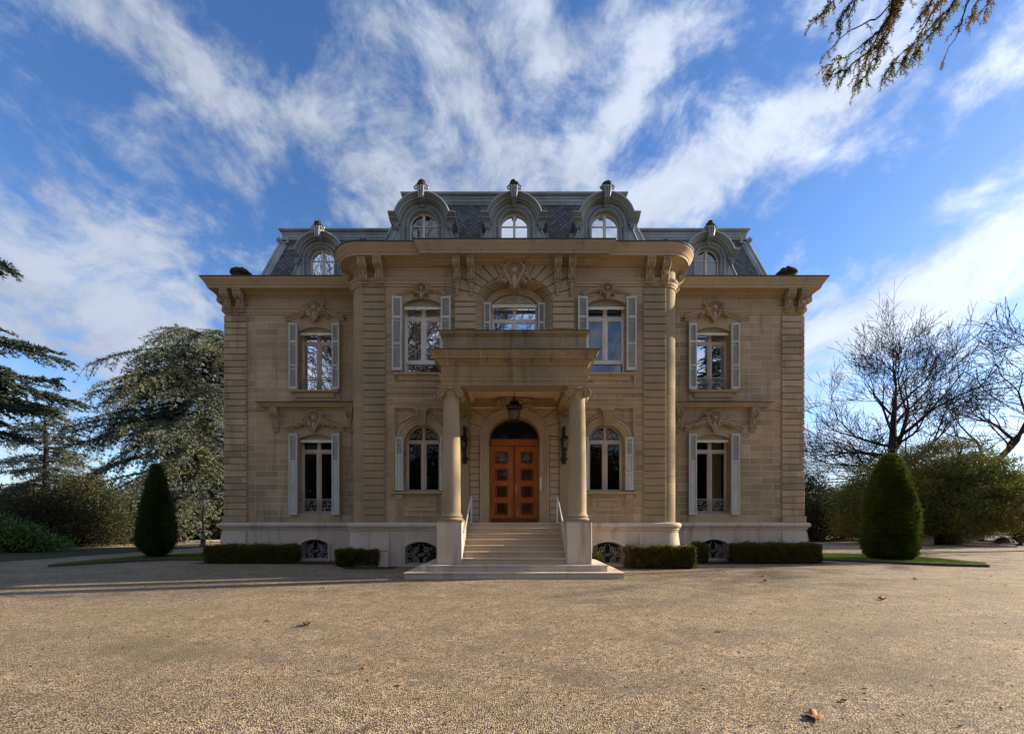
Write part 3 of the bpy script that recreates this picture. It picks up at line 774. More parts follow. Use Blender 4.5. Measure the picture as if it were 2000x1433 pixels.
def window(kind, cx, yw, ol, zb, zs, hw, rise, rec, zt, mats, ell=False):
    yf = yw+rec; fm = M[mats]
    mb = MB(); fw = 0.055
    mb.elev(ol, [(0, yf), (fw, yf), (fw, yf+0.07), (0, yf+0.07)], True)
    top = zs+rise
    mb.box(cx-hw+fw, cx+hw-fw, yf-0.012, yf+0.065, zt-0.05, zt+0.05)                     # transom
    mb.box(cx-hw+fw, cx+hw-fw, yf-0.025, yf-0.012, zt+0.015, zt+0.04)
    low = zb+0.01
    if kind == 'main_up':
        low = 7.10; mb.box(cx-hw+fw, cx+hw-fw, yf-0.012, yf+0.065, low-0.055, low+0.055)
    mb.box(cx-0.062, cx+0.062, yf-0.008, yf+0.062, low, zt-0.05)                         # meeting stiles
    mb.box(cx-0.018, cx+0.018, yf-0.024, yf-0.008, low+0.05, zt-0.06)
    mb.box(cx-0.045, cx+0.045, yf-0.008, yf+0.062, zt+0.05, top-0.03)
    for s in (-1, 1):                                                                     # sash frames
        a, b = sorted((cx+s*0.062, cx+s*(hw-fw)))
        mb.elev(rect(a, b, low+0.05, zt-0.05), [(0, yf+0.004), (0.035, yf+0.012), (0.035, yf+0.05), (0, yf+0.055)], True)
        if kind not in ('main_lo', 'centre'):
            a, b = sorted((cx+s*0.045, cx+s*(hw-fw)))
            mb.elev(rect(a, b, zt+0.05, zs+0.02), [(0, yf+0.004), (0.03, yf+0.012), (0.03, yf+0.05), (0, yf+0.055)], True)
    w = mb.build('window', fm, H)
    g = MB(); k = len(ol)
    g.add([(p[0], yf+0.036, p[1]) for p in ol], [tuple(range(k))])
    g.build('glass_pane', M['glass_low'] if zb < 5 else M['glass'], w)
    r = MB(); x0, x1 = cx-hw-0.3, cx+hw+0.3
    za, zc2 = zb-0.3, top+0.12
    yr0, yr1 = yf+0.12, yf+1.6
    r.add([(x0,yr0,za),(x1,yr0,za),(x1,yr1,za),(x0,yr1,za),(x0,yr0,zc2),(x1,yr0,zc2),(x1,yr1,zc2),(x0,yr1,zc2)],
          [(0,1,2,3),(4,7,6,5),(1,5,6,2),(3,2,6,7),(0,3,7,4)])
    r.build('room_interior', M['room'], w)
    if kind != 'main_lo':
        za = {'wing_up': 8.96, 'wing_lo': 4.76, 'main_up': 8.99, 'centre': 9.14}[kind]
        A = [p for p in arc(cx, zs, hw-0.004, rise, 14) if p[1] > za]
        if kind != 'centre':
            b = MB(); b.prism([(cx-hw+0.004, za)] + A + [(cx+hw-0.004, za)], yf-0.13, yf-0.03); b.build('blind_box', M['green'], w)
        b = MB(); rr = random.Random(int(cx*10+zb))
        n = 12
        # rolled awning with its wavy hem
        pts = []; hem = []
        for i in range(n+1):
            x = cx-hw+0.02+(2*hw-0.04)*i/n
            pts.append((x, yf-0.15, za-0.055)); hem.append(za-0.115-0.022*rr.random())
        b.tube(pts, 0.045, 8)
        b.add([(p[0], yf-0.195, za-0.03) for p in pts]+[(p[0], yf-0.185, hem[i]) for i, p in enumerate(pts)]+[(p[0], yf-0.175, hem[i]) for i, p in enumerate(pts)]+[(p[0], yf-0.18, za-0.03) for p in pts],
              [(i, i+1, n+2+i, n+1+i) for i in range(n)]+[(n+1+i, n+2+i, 2*n+3+i, 2*n+2+i) for i in range(n)]+[(2*n+2+i, 2*n+3+i, 3*n+4+i, 3*n+3+i) for i in range(n)])
        b.build('rolled_awning', M['awning'], w)
        if kind in ('main_up', 'centre', 'wing_up'):
            b = MB(); vs = []; m = 36
            for i in range(m+1):
                x = cx-hw+0.06+(2*hw-0.12)*i/m
                vs += [(x, yf+0.30, za), (x, yf+0.30, zt+0.16+0.05*abs(math.sin(i*PI/6)))]
            b.add(vs, [(2*i, 2*i+2, 2*i+3, 2*i+1) for i in range(m)]); b.build('scalloped_valance', M['valance'], w)
    if kind in ('wing_up', 'wing_lo'):
        b = MB(); balconet(b, cx-hw+0.02, cx+hw-0.02, zb+0.01, zb+0.57, yf-0.09); b.build('balcony_grille', M['iron'], w)
    if kind in ('main_lo', 'centre'):
        b = MB(); yg = yf-0.03
        z0 = zt+0.06 if kind == 'main_lo' else 9.2
        zz = z0+(0.2 if kind == 'main_lo' else 0.13); q = 1 if kind == 'main_lo' else 1.25
        for s in (-1, 1):
            spiral(b, cx+s*0.40*q, zz-0.05, 0.115, PI/2, 1.6, yg, 0.011, s)
            spiral(b, cx+s*0.18*q, zz+0.02, 0.13 if kind == 'main_lo' else 0.11, -PI/2, 1.6, yg, 0.011, -s)
            b.tube([(cx, yg, z0+0.01), (cx+s*0.18*q, yg, z0+0.10), (cx+s*0.30*q, yg, z0+0.18), (cx+s*(hw-0.12), yg, z0+0.02)], 0.010, 4)
            b.tube([(cx+s*0.06, yg, top-0.1), (cx+s*0.22*q, yg, z0+0.03), (cx+s*0.36*q, yg, z0+0.16)], 0.010, 4)
        b.elev(arc(cx, zs, hw-0.07, rise-0.05, 14), [(0, yg-0.012), (0.02, yg-0.012), (0.02, yg+0.012), (0, yg+0.012)])
        if kind == 'centre': b.box(cx-hw, cx+hw, yg-0.03, yg+0.05, 9.13, 9.20)
        b.build('fanlight_grille', M['iron'] if kind == 'main_lo' else M['awning'], w)
        if kind == 'centre':
            b = MB(); b.prism([(cx-hw+0.004, 9.2)]+[p for p in arc(cx, zs, hw-0.004, rise, 14) if p[1] > 9.2]+[(cx+hw-0.004, 9.2)], yf-0.012, yf-0.002)
            b.build('blind_box', M['green'], w)
    return w
def sill(mb, cx, y, hw, z, apron=True, d=0.14):
    mb.plan([(cx-hw, y+0.02), (cx-hw, y), (cx+hw, y), (cx+hw, y+0.02)], [(-0.02, z-0.10), (d*0.55, z-0.10), (d*0.8, z-0.07), (d, z-0.06), (d, z), (-0.02, z+0.012)])
for s in (-1, 1):
    # wing windows
    for (k, zb, zs, zt, hood, zsh) in (('wing_up', 6.64, 8.95, 8.59, 9.34, 6.66), ('wing_lo', 1.86, 4.76, 4.31, 5.05, 1.80)):
        c = s*WX
        w = window(k, c, DW, (wing_up if k == 'wing_up' else wing_lo)(c), zb, zs, 0.665, 0.17, 0.25, zt, 'frame')
        hh = (9.22-6.66) if k == 'wing_up' else (4.94-1.80)
        for sd in (-1, 1):
            shutter(w, k, 0.315, hh, 'full' if k == 'wing_up' else 'panel', c+sd*0.675, DW-0.075, zsh, sd)
        mb = MB()
        ha = arc(c, hood, 1.02, 0.24, 16)
        outer = [(c-0.96, zb-0.40 if k == 'wing_up' else 1.5), (c-0.96, hood+0.02)] + [(p[0]*1.0, p[1]+0.02) for p in ha[2:-2]] + [(c+0.96, hood+0.02), (c+0.96, zb-0.40 if k == 'wing_up' else 1.5)]
        ol = (wing_up if k == 'wing_up' else wing_lo)(c)
        mb.sheet(outer, [ol], lambda a, b: (a, DW-0.03, b))
        reveal(mb, outer, DW-0.03, DW+0.01); reveal(mb, ol, DW-0.03, DW+0.01)
        mb.build('window_surround', M['carved'], w)
        mb = MB()
        path = [(c-1.13, hood-0.01), (c-1.03, hood)] + ha[1:-1] + [(c+1.03, hood), (c+1.13, hood-0.01)]
        elev_up(mb, path, [(0, DW), (0, DW-0.05), (0.03, DW-0.08), (0.06, DW-0.09), (0.08, DW-0.13), (0.12, DW-0.17), (0.15, DW-0.19), (0.17, DW-0.19), (0.19, DW)])
        mb.build('window_hood', M['carved'], w, smooth=35)
        mb = MB()
        if k == 'wing_up':
            cartouche(mb, c, DW-0.10, 9.72, 0.98, 0.90, 3+s, 0.22)
        else:
            cartouche(mb, c, DW-0.10, 5.46, 0.86, 0.92, 5+s, 0.40)
            rn = random.Random(9+s)
            for q in range(110):
                t = rn.random(); ss = rn.choice((-1, 1)); xx = 0.16+0.62*t
                mb.ball((c+ss*xx, DW-0.07-0.08*rn.random(), 5.32-0.10*t+(0.52*(1-t)**1.1)*rn.random()), (0.085, 0.06, 0.034), 6, 4, rotY(rn.uniform(-1.5, 1.5)))
        mb.build('carved_cartouche', M['carved'], w, smooth=50)
        if k == 'wing_up':
            mb = MB(); sill(mb, c, DW-0.03, 0.80, 6.63)
            mb.plan([(c-0.70, DW-0.02), (c-0.70, DW-0.04), (c+0.70, DW-0.04), (c+0.70, DW-0.02)], [(0,6.36),(0.03,6.36),(0.05,6.40),(0.05,6.53),(0,6.54)])
            mb.build('window_sill', M['carved'], w, smooth=30)
    # stone ledge over the wing's lower window
    mb = MB(); a = s*9.62; b = s*5.70
    p = [(a, DW+0.02), (a, DW), (b, DW)] if s < 0 else [(b, DW), (a, DW), (a, DW+0.02)]
    mb.plan(p, [(-0.02,5.90),(0.05,5.90),(0.06,5.95),(0.20,5.97),(0.21,6.02),(0.25,6.05),(0.27,6.09),(0.30,6.11),(-0.02,6.16)])
    mb.build('stone_ledge', M['carved'], H, smooth=30)
    mb = MB(); p = [(x, y+0.0) for x, y in p]
    mb.plan(p, [(-0.02,6.163),(0.30,6.115),(0.325,6.115),(0.325,6.13),(-0.02,6.18)])
    mb.build('ledge_flashing', M['flash'], H)
    mb = MB(); a, b = sorted((s*10.41, s*9.65)); mb.plan([(a, DW), (b, DW)], [(-0.02,5.88),(0.03,5.88),(0.04,5.93),(-0.02,5.95)])
    a, b = sorted((s*9.65, s*5.70)); mb.plan([(a, DW), (b, DW)], [(-0.02,5.80),(0.012,5.80),(0.012,5.90),(-0.02,5.90)])
    mb.build('wing_string_course', M['carved'], H)
    # upper windows of the projecting block
    c = s*MX
    w = window('main_up', c, DM, main_up(c), 6.63, 9.02, 0.66, 0.17, 0.27, 8.63, 'white')
    for sd in (-1, 1): shutter(w, 'main_up', 0.335, 9.23-6.70, 'full', c+sd*0.67, DM-0.05, 6.70, sd)
    mb = MB(); ha = arc(c, 9.26, 0.80, 0.20, 16)
    outer = [(c-0.70, 9.0)] + [(c-0.70, 9.29)] + ha[2:-2] + [(c+0.70, 9.29), (c+0.70, 9.0)]
    mb2 = [(c-0.66, 9.0)] + arc(c, 9.02, 0.66, 0.17) + [(c+0.66, 9.0)]
    elev_up(mb, ha, [(0, DM), (0, DM-0.04), (0.03, DM-0.05), (0.05, DM-0.08), (0.09, DM-0.10), (0.11, DM-0.10), (0.12, DM)])
    elev_up(mb, arc(c, 9.02, 0.66, 0.17), [(0, DM), (0, DM-0.02), (0.13, DM-0.025), (0.13, DM)])
    mb.build('window_hood', M['carved'], w, smooth=35)
    mb = MB(); cartouche(mb, c, DM-0.07, 9.43, 0.54, 0.56, 11+s, 0.06); mb.build('carved_keystone', M['carved'], w, smooth=50)
    mb = MB(); sill(mb, c, DM, 0.82, 6.62)
    mb.plan([(c-0.74, DM+0.01), (c-0.74, DM), (c+0.74, DM), (c+0.74, DM+0.01)], [(-.01,6.38),(0.04,6.38),(0.06,6.42),(0.06,6.52),(-.01,6.53)])
    mb.elev([(c-0.93, 6.62), (c-0.93, 6.22), (c+0.93, 6.22), (c+0.93, 6.62)], [(0, DM+0.01), (0, DM-0.03), (0.04, DM-0.035), (0.07, DM-0.02), (0.07, DM+0.01)])
    mb.build('window_sill', M['carved'], w, smooth=30)
    # ground floor windows of the projecting block
    yl = DM+0.07
    w = window('main_lo', c, yl, main_lo(c), 2.56, MLO[1], MLO[2], MLO[3], 0.22, 4.34, 'frame')
    for sd in (-1, 1): shutter(w, 'main_lo', 0.27, 4.43-2.60, 'panel', c+sd*0.64, yl-0.075, 2.60, sd)
    mb = MB()
    elev_up(mb, [(c-0.61, 4.1)] + arc(c, MLO[1], 0.61, 0.56, 18) + [(c+0.61, 4.1)], [(0.0, yl), (0, yl-0.03), (0.08, yl-0.035), (0.09, yl-0.055), (0.18, yl-0.06), (0.20, yl-0.09), (0.25, yl-0.095), (0.26, yl-0.06), (0.30, yl-0.05), (0.30, yl)])
    mb.elev([(c-0.93, 2.6), (c-0.93, 5.43), (c+0.93, 5.43), (c+0.93, 2.6)], [(-0.05, DM), (-0.05, DM-0.03), (-0.01, DM-0.035), (0.03, DM+0.03), (0.03, yl), ])
    mb.build('window_surround', M['carved'], w, smooth=35)
    mb = MB()
    mb.prism([(c-0.11, 4.82), (c-0.19, 5.38), (c+0.19, 5.38), (c+0.11, 4.82)], DM-0.13, yl)
    for q in range(5): mb.tube([(c+(q-2)*0.05, DM-0.135, 4.86), (c+(q-2)*0.075, DM-0.15, 5.36)], 0.022, 5)
    mb.box(c-0.23, c+0.23, DM-0.16, yl, 5.33, 5.41)
    rn = random.Random(20+s)
    for sd in (-1, 1):
        scroll(mb, c+sd*0.25, 5.16, 0.07, DM-0.02, 0.022, sd, PI/2)
        for q in range(7):
            t = q/6
            mb.ball((c+sd*(0.30+0.36*t), DM+0.0, 5.17-0.20*t+rn.uniform(-.02,.02)), (0.05, 0.05, 0.045*(1.2-0.5*t)), 6, 4)
    mb.build('carved_keystone', M['carved'], w, smooth=50)
    mb = MB(); sill(mb, c, DM, 0.90, 2.55, d=0.16)
    mb.elev(rect(c-0.50, c+0.50, 1.88, 2.36), [(0, DM+0.01), (0, DM-0.02), (0.03, DM-0.035), (0.06, DM-0.03), (0.085, DM-0.012), (0.12, DM-0.012), (0.12, DM+0.01)], True)
    mb.cbox(c-0.32, c+0.32, DM-0.03, DM+0.01, 2.03, 2.22, 0.02)
    mb.build('window_sill', M['carved'], w, smooth=30)
    for sd in (-1, 1):
        mb = MB()
        mb.box(c+sd*0.76-0.12, c+sd*0.76+0.12, DM-0.11, DM+0.01, 2.30, 2.45)
        for q in range(4):
            xx = c+sd*0.76-0.082+q*0.055
            mb.prism([(DM+0.01, 1.78), (DM-0.035, 1.78), (DM-0.06, 1.95), (DM-0.09, 2.30), (DM+0.01, 2.30)], xx-0.019, xx+0.019, 'x')
        mb.prism([(DM+0.01, 1.80), (DM-0.02, 1.80), (DM-0.045, 1.97), (DM-0.07, 2.30), (DM+0.01, 2.30)], c+sd*0.76-0.115, c+sd*0.76+0.115, 'x')
        mb.build('fluted_bracket', M['carved'], w)
# middle window
w = window('centre', 0, yb, cent_w, 6.6, 9.22, 0.80, 0.33, 0.12, 8.64, 'white')
for sd in (-1, 1): shutter(w, 'centre', 0.25, 9.17-6.66, 'full', sd*0.83, yb-0.06, 6.66, sd)
mb = MB(); cartouche(mb, 0, DM-0.14, 9.96, 1.08, 0.98, 31, 0.22)
mb.prism([(-0.14, 9.52), (-0.24, 9.8), (0.24, 9.8), (0.14, 9.52)], DM-0.12, yb)
rn = random.Random(8)
for q in range(26):
    ss = rn.choice((-1, 1)); t = rn.random()
    mb.ball((ss*(0.15+0.3*t), DM-0.12-0.08*rn.random(), 9.72-0.08*t+0.1*rn.random()), (0.07, 0.05, 0.045), 6, 4, rotY(rn.uniform(-1.5, 1.5)))
mb.build('carved_cartouche', M['carved'], w, smooth=50)
mb = MB()
for k, (hw, z0, z1, o) in enumerate(((0.36, 10.36, 10.42, 0.30), (0.42, 10.42, 10.48, 0.36))): mb.box(-hw, hw, DM-0.1-o, DM, z0, z1)
mb.build('keystone_cap', M['carved'], w)
# curtain and flowers behind the right-hand ground floor window
rw = [o for o in bpy.data.objects if o.name.startswith('window') and o.parent == H and abs((o.bound_box[0][0]+o.bound_box[6][0])/2-WX) < 0.1 and o.bound_box[0][2] < 3]
mb = MB(); vs = []; n = 40
for i in range(n+1):
    x = WX+0.08+0.52*i/n; y = DW+0.55+0.035*math.sin(i*1.1)+0.01*math.sin(i*2.9)
    vs += [(x-(0.02 if i < 14 else 0)*i*0, y, 1.75), (x, y, 4.7)]
mb.add(vs, [(2*i, 2*i+2, 2*i+3, 2*i+1) for i in range(n)])
mb.build('curtain', M['curtain'], rw[0], smooth=60)
mb = MB(); rn = random.Random(4)
for q in range(40):
    mb.ball((WX+0.16+rn.gauss(0, 0.055), DW+0.40+rn.gauss(0, 0.04), 2.52+rn.gauss(0, 0.075)), 0.022, 5, 4)
mb.lathe([(0.09, 0), (0.10, 0.03), (0.03, 0.08), (0.03, 0.5), (0.07, 0.6), (0.04, 0.78), (0.05, 0.84)], (WX+0.16, DW+0.42, 1.56), 10)
fl = mb.build('flower_vase', M['flower'], None)
tag(fl, 'small vase of dried flowers behind the glass of the right ground floor window', 'vase')
# ------------------------------------------------------------------ porch
PF = 11.4            # front plane of the porch
up = [(-2.04, DM), (-2.04, PF), (2.04, PF), (2.04, DM)]
mb = MB()
mb.plan(up, [(-.57,5.32),(0,5.32),(0,5.43),(.018,5.435),(.018,5.53),(.03,5.54),(.055,5.575),(.055,5.61),(0.0,5.62),(0,5.86),(-.57,5.86)])
mb.build('porch_entablature', M['porch'], H, smooth=25)
mb = MB()
mb.plan(up, [(-.57,5.862),(0.0,5.862),(.025,5.865),(.05,5.92),(.10,5.95),(.11,5.99),(.20,6.01),(.205,6.07),(.22,6.08),(.245,6.14),(.275,6.17),(.275,6.20),(-.57,6.21)])
mb.build('porch_cornice', M['porch_cornice'], H, smooth=25)
mb = MB(); mb.plan(up, [(-0.1,6.213),(.29,6.203),(.29,6.222),(-0.1,6.24)])
pb = [(-2.01, DM), (-2.01, PF+0.14), (2.01, PF+0.14), (2.01, DM)]
mb.plan(pb, [(-0.3,6.895),(.10,6.863),(.10,6.88),(-0.3,6.915)])
mb.build('porch_flashing', M['flash'], H)
mb = MB()
mb.plan(pb, [(-0.28,6.2),(0.03,6.2),(0.03,6.26),(0.0,6.28),(0,6.74),(.03,6.75),(.04,6.79),(.075,6.80),(.085,6.86),(-0.28,6.87)])
mb.build('porch_parapet', M['parapet'], H, smooth=25)
mb = MB(); mb.box(-1.9, 1.9, PF+0.3, DM, 6.12, 6.22); mb.build('porch_deck', M['zinc'], H)
mb = MB()
mb.box(-1.5, 1.5, PF+0.4, DM, 5.78, 5.86)
mb.plan([(-1.47, DM), (-1.47, PF+0.57), (1.47, PF+0.57), (1.47, DM)], [(0.0,5.60),(-.03,5.60),(-.04,5.65),(-.10,5.72),(-.11,5.78),(0,5.78)])
mb.box(-1.47, 1.47, DM-0.06, DM, 5.41, 5.46)
mb.build('porch_ceiling', M['plaster'], H)
def ionic(mb, cx, cy, zb, r, s=1.0):
    """capital with four corner scrolls: zb underside, r neck radius"""
    mb.lathe([(r, 0), (r+0.02, 0.02), (r+0.02, 0.05), (r+0.01, 0.06), (r+0.03, 0.10), (r+0.05, 0.15), (r+0.03, 0.19)], (cx, cy, zb), 24)
    a = r+0.075
    mb.box(cx-a, cx+a, cy-a, cy+a, zb+0.215, zb+0.25); mb.box(cx-a-0.02, cx+a+0.02, cy-a-0.02, cy+a+0.02, zb+0.25, zb+0.30)
    mb.box(cx-a+0.04, cx+a-0.04, cy-a+0.02, cy+a-0.02, zb+0.16, zb+0.215)
    vr = 0.105
    for fy in (-1, 1):
        for sx in (-1, 1):
            c = cx+sx*(a-0.035); y0 = cy+fy*(a-0.03); zc = zb+0.105
            p = [(c+vr*math.cos(2*PI*i/18), zc+vr*math.sin(2*PI*i/18)) for i in range(18)]
            y1 = cy+fy*(a-0.12)
            mb.prism(p, min(y0, y1), max(y0, y1))
            pts = []; rad = []
            for i in range(31):
                t = i/30; rr = (vr-0.012)*(1-0.80*t); q = PI/2-sx*(-1)*(-1)*t*2*PI*2.0
                pts.append((c+rr*math.cos(q), y0+fy*0.012, zc+rr*math.sin(q))); rad.append(0.017*(1-0.35*t))
            mb.tube(pts, rad, 5)
            mb.ball((c, y0+fy*0.015, zc), (0.022, 0.02, 0.022), 8, 5)
    for sx in (-1, 1):                                     # bolsters between the scrolls
        c = cx+sx*(a-0.035); zc = zb+0.105
        prof = [(vr*0.95, -a+0.12), (vr*0.7, -a*0.45), (vr*0.55, 0), (vr*0.7, a*0.45), (vr*0.95, a-0.12)]
        vs = []; m = 14
        for (rr, yy) in prof: vs += [(c+rr*math.cos(2*PI*j/m), cy+yy, zc+rr*math.sin(2*PI*j/m)) for j in range(m)]
        mb.add(vs, [(i*m+j, i*m+(j+1) % m, (i+1)*m+(j+1) % m, (i+1)*m+j) for i in range(4) for j in range(m)])
    mb.ball((cx, cy-a-0.02, zb+0.25), (0.06, 0.04, 0.06), 8, 6)
    for q in (-1, 1): mb.ball((cx+q*0.06, cy-a-0.01, zb+0.235), (0.04, 0.03, 0.035), 6, 5)
    for q in range(-2, 3): mb.ball((cx+q*0.05, cy-a+0.02, zb+0.185), (0.022, 0.03, 0.028), 6, 4)
for sx in (-1, 1):
    cx, cy = sx*1.80, PF+0.34
    mb = MB(); sh = []
    for i in range(15):
        t = i/14; r = 0.262*(1-t)+0.222*t+0.010*math.sin(PI*min(1, t*1.1))
        sh.append((r, 1.80+(5.02-1.80)*t))
    mb.lathe([(0.30, 1.70), (0.278, 1.74), (0.265, 1.77)] + sh, (cx, cy, 0), 40)
    col = mb.build('porch_column', M['column'], H, smooth=40)
    mb = MB(); mb.box(cx-0.35, cx+0.35, cy-0.335, cy+0.35, 1.505, 1.56)
    mb.lathe([(0.30,1.555),(0.335,1.565),(0.35,1.59),(0.335,1.615),(0.30,1.625),(0.29,1.64),(0.295,1.655),(0.315,1.665),(0.32,1.685),(0.305,1.705),(0.285,1.71)], (cx, cy, 0), 36)
    mb.build('column_base', M['column'], col, smooth=40)
    mb = MB(); ionic(mb, cx, cy, 5.02, 0.222); mb.build('ionic_capital', M['column'], col, smooth=45)
    mb = MB()
    x0, x1 = sorted((sx*1.46, sx*2.16))
    mb.cbox(x0, x1, PF, DM, 0.333, 1.505, 0.012)
    mb.build('stair_pedestal', M['lime'], H)
    # pilaster against the wall
    mb = MB(); x0, x1 = sorted((sx*1.55, sx*2.02))
    mb.box(x0, x1, DM-0.10, DM+0.02, 1.505, 4.98); mb.box(x0-0.03, x1+0.03, DM-0.13, DM+0.02, 1.505, 1.66); mb.box(x0-0.015, x1+0.015, DM-0.115, DM+0.02, 1.66, 1.72)
    mb.build('wall_pilaster', M['olive'], H)
    mb = MB(); c = sx*1.785
    mb.box(c-0.24, c+0.24, DM-0.12, DM+0.02, 4.98, 5.02); mb.box(c-0.29, c+0.29, DM-0.16, DM+0.02, 5.25, 5.318); mb.box(c-0.25, c+0.25, DM-0.12, DM+0.02, 5.02, 5.25)
    for q in (-1, 1):
        cc = c+q*0.22; mb.prism([(cc+0.10*math.cos(2*PI*i/16), 5.14+0.10*math.sin(2*PI*i/16)) for i in range(16)], DM-0.17, DM)
        scroll(mb, cc, 5.14, 0.085, DM-0.175, 0.016, q, PI/2, 1.7)
    for q in range(-2, 3): mb.ball((c+q*0.05, DM-0.13, 5.10), (0.024, 0.03, 0.05), 6, 4)
    mb.ball((c, DM-0.17, 5.27), (0.06, 0.03, 0.05), 8, 5)
    mb.build('pilaster_capital', M['olive'], H, smooth=45)
    # coursed strips beside the door
    mb = MB(); a, b = sorted((sx*1.20, sx*1.545)); courses(mb, a, b, DM-0.05, DM+0.02, 1.52, 4.45, 0.236, 0.022)
    mb.build('door_rustication', M['carved'], H)
mb = MB()
for i in range(11):
    t0, t1 = PI*i/11+0.010, PI*(i+1)/11-0.010
    def rr_(t):
        dx, dz = math.cos(t), math.sin(t)
        k = min(1.545/abs(dx) if abs(dx) > 1e-6 else 99, 0.95/dz if dz > 1e-6 else 99); return (dx*k, 4.46+dz*k)
    def el_(t):
        r = 1/math.sqrt((math.cos(t)/1.20)**2+(math.sin(t)/0.90)**2); return (r*math.cos(t), 4.46+r*math.sin(t))
    poly = [el_(t0), el_((t0+t1)/2), el_(t1)]; o0, o1 = rr_(t0), rr_(t1)
    if math.hypot(*(poly[2][0]-o1[0], poly[2][1]-o1[1])) < 0.02 and math.hypot(poly[0][0]-o0[0], poly[0][1]-o0[1]) < 0.02: continue
    poly.append(o1)
    if abs(abs(o0[0])-1.545) < 1e-4 and abs(o1[0]) < 1.54: poly.append((math.copysign(1.545, o0[0]), 5.41))
    if abs(abs(o1[0])-1.545) < 1e-4 and abs(o0[0]) < 1.54: poly.append((math.copysign(1.545, o1[0]), 5.41))
    poly.append(o0)
    mb.prism(poly, DM-0.05, DM+0.02)
mb.build('door_voussoirs', M['carved'], H)
mb = MB()
dp = [(-0.87, 1.5)] + arc(0, 4.45, 0.87, 0.70, 20, True) + [(0.87, 1.5)]
elev_up(mb, dp, [(0.0, DM+0.05), (0.0, DM-0.01), (0.05, DM-0.015), (0.06, DM-0.035), (0.14, DM-0.04), (0.15, DM-0.06), (0.22, DM-0.065), (0.24, DM-0.09), (0.29, DM-0.10), (0.315, DM-0.08), (0.32, DM+0.01)])
mb.build('door_surround', M['carved'], H, smooth=30)
mb = MB(); rn = random.Random(77)
for q in range(95):
    s = rn.choice((-1, 1)); t = rn.random()**0.8
    x = s*0.68*t; z = 5.33+0.42*rn.random()*(1-0.45*t)+0.10*t
    mb.ball((x, DM-0.10-0.12*rn.random()*(1-t*0.5), z), (0.085*(1.2-t*0.6), 0.06, 0.045), 6, 4, rotY(rn.uniform(-1.6, 1.6)))
for s in (-1, 1):
    scroll(mb, s*0.52, 5.62, 0.12, DM-0.12, 0.035, s, PI/2); scroll(mb, s*0.28, 5.66, 0.12, DM-0.15, 0.035, -s, PI/2)
cartouche(mb, 0, DM-0.15, 5.48, 0.42, 0.5, 55)
mb.build('carved_overdoor', M['carved'], H, smooth=50)
# door
yd = DM+0.40
mb = MB()
for s in (-1, 1):
    a, b = sorted((s*0.815, s*0.87)); mb.box(a, b, yd-0.02, yd+0.1, 1.5, 4.22)
mb.box(-0.82, 0.82, yd-0.06, yd+0.06, 4.21, 4.44); mb.box(-0.84, 0.84, yd-0.10, yd-0.06, 4.36, 4.41); mb.box(-0.83, 0.83, yd-0.085, yd-0.06, 4.23, 4.27)
mb3 = mb; dr = mb3.build('front_door', M['wood'], H)
for s in (-1, 1):
    mb = MB()
    x0, x1 = sorted((s*0.012, s*0.815)); cxp = s*0.445
    holes = [rect(cxp-0.185, cxp+0.185, z-0.175, z+0.175) for z in (3.79, 3.19, 2.59, 1.99)]
    mb.sheet(rect(x0, x1, 1.515, 4.20), holes, lambda a, b: (a, yd+0.01, b))
    reveal(mb, rect(x0, x1, 1.515, 4.20), yd+0.01, yd+0.06)
    for h in holes: reveal(mb, h, yd+0.01, yd+0.05)
    mb.box(x0, x1, yd+0.061, yd+0.065, 1.515, 4.20)
    mb.build('door_leaf', M['wood'], dr)
    for z in (3.79, 3.19, 2.59, 1.99):
        mb = MB()
        elev_up(mb, [(cxp-0.185, z-0.175), (cxp-0.185, z+0.175), (cxp+0.185, z+0.175), (cxp+0.185, z-0.175), (cxp-0.185, z-0.175)],
                [(-0.01, yd+0.03), (-0.01, yd-0.015), (0.012, yd-0.03), (0.032, yd-0.02), (0.04, yd+0.012)])
        mb.build('door_panel_moulding', M['wood_dark'], dr)
    for z in (3.79, 3.19, 2.59, 1.99):
        mb = MB(); mb.box(cxp-0.184, cxp+0.184, yd+0.036, yd+0.042, z-0.174, z+0.174)
        mb.build('door_glass', M['glass_door'], dr)
    for z in (3.79, 3.19, 2.59, 1.99):
        mb = MB()
        for k in range(8):
            a = 2*PI*k/8
            mb.tube([(cxp+0.03*math.cos(a), yd+0.03, z+0.03*math.sin(a)), (cxp+0.13*math.cos(a+0.25), yd+0.025, z+0.13*math.sin(a+0.25))], 0.006, 4)
        for rr in (0.04, 0.09):
            mb.tube([(cxp+rr*math.cos(2*PI*k/14), yd+0.028, z+rr*math.sin(2*PI*k/14)) for k in range(15)], 0.006, 4)
        mb.build('door_grille', M['darkiron'] if z < 3.5 else M['iron'], dr)
mb = MB(); mb.prism([(-0.03, 1.52), (0.03, 1.52), (0.03, 4.2), (-0.03, 4.2)], yd-0.025, yd+0.012); mb.ball((0, yd-0.02, 4.12), (0.05, 0.03, 0.06), 8, 6)
mb.box(-0.81, -0.02, yd-0.02, yd+0.008, 1.53, 1.66); mb.box(0.03, 0.81, yd-0.02, yd+0.008, 1.53, 1.66)
mb.build('cover_strip', M['wood_dark'], dr)
mb = MB(); mb.tube([(0.06, yd-0.01, 2.55), (0.06, yd-0.07, 2.56), (0.06, yd-0.07, 2.80), (0.06, yd-0.01, 2.81)], 0.012, 6); mb.build('door_handle', M['brass'], dr)
mb = MB(); mb.add([(p[0], yd+0.04, p[1]) for p in [(-0.82, 4.43)] + arc(0, 4.45, 0.83, 0.66, 20, True) + [(0.82, 4.43)]], [tuple(range(23))])
mb.build('fanlight_glass', M['glass_door'], dr)
mb = MB()
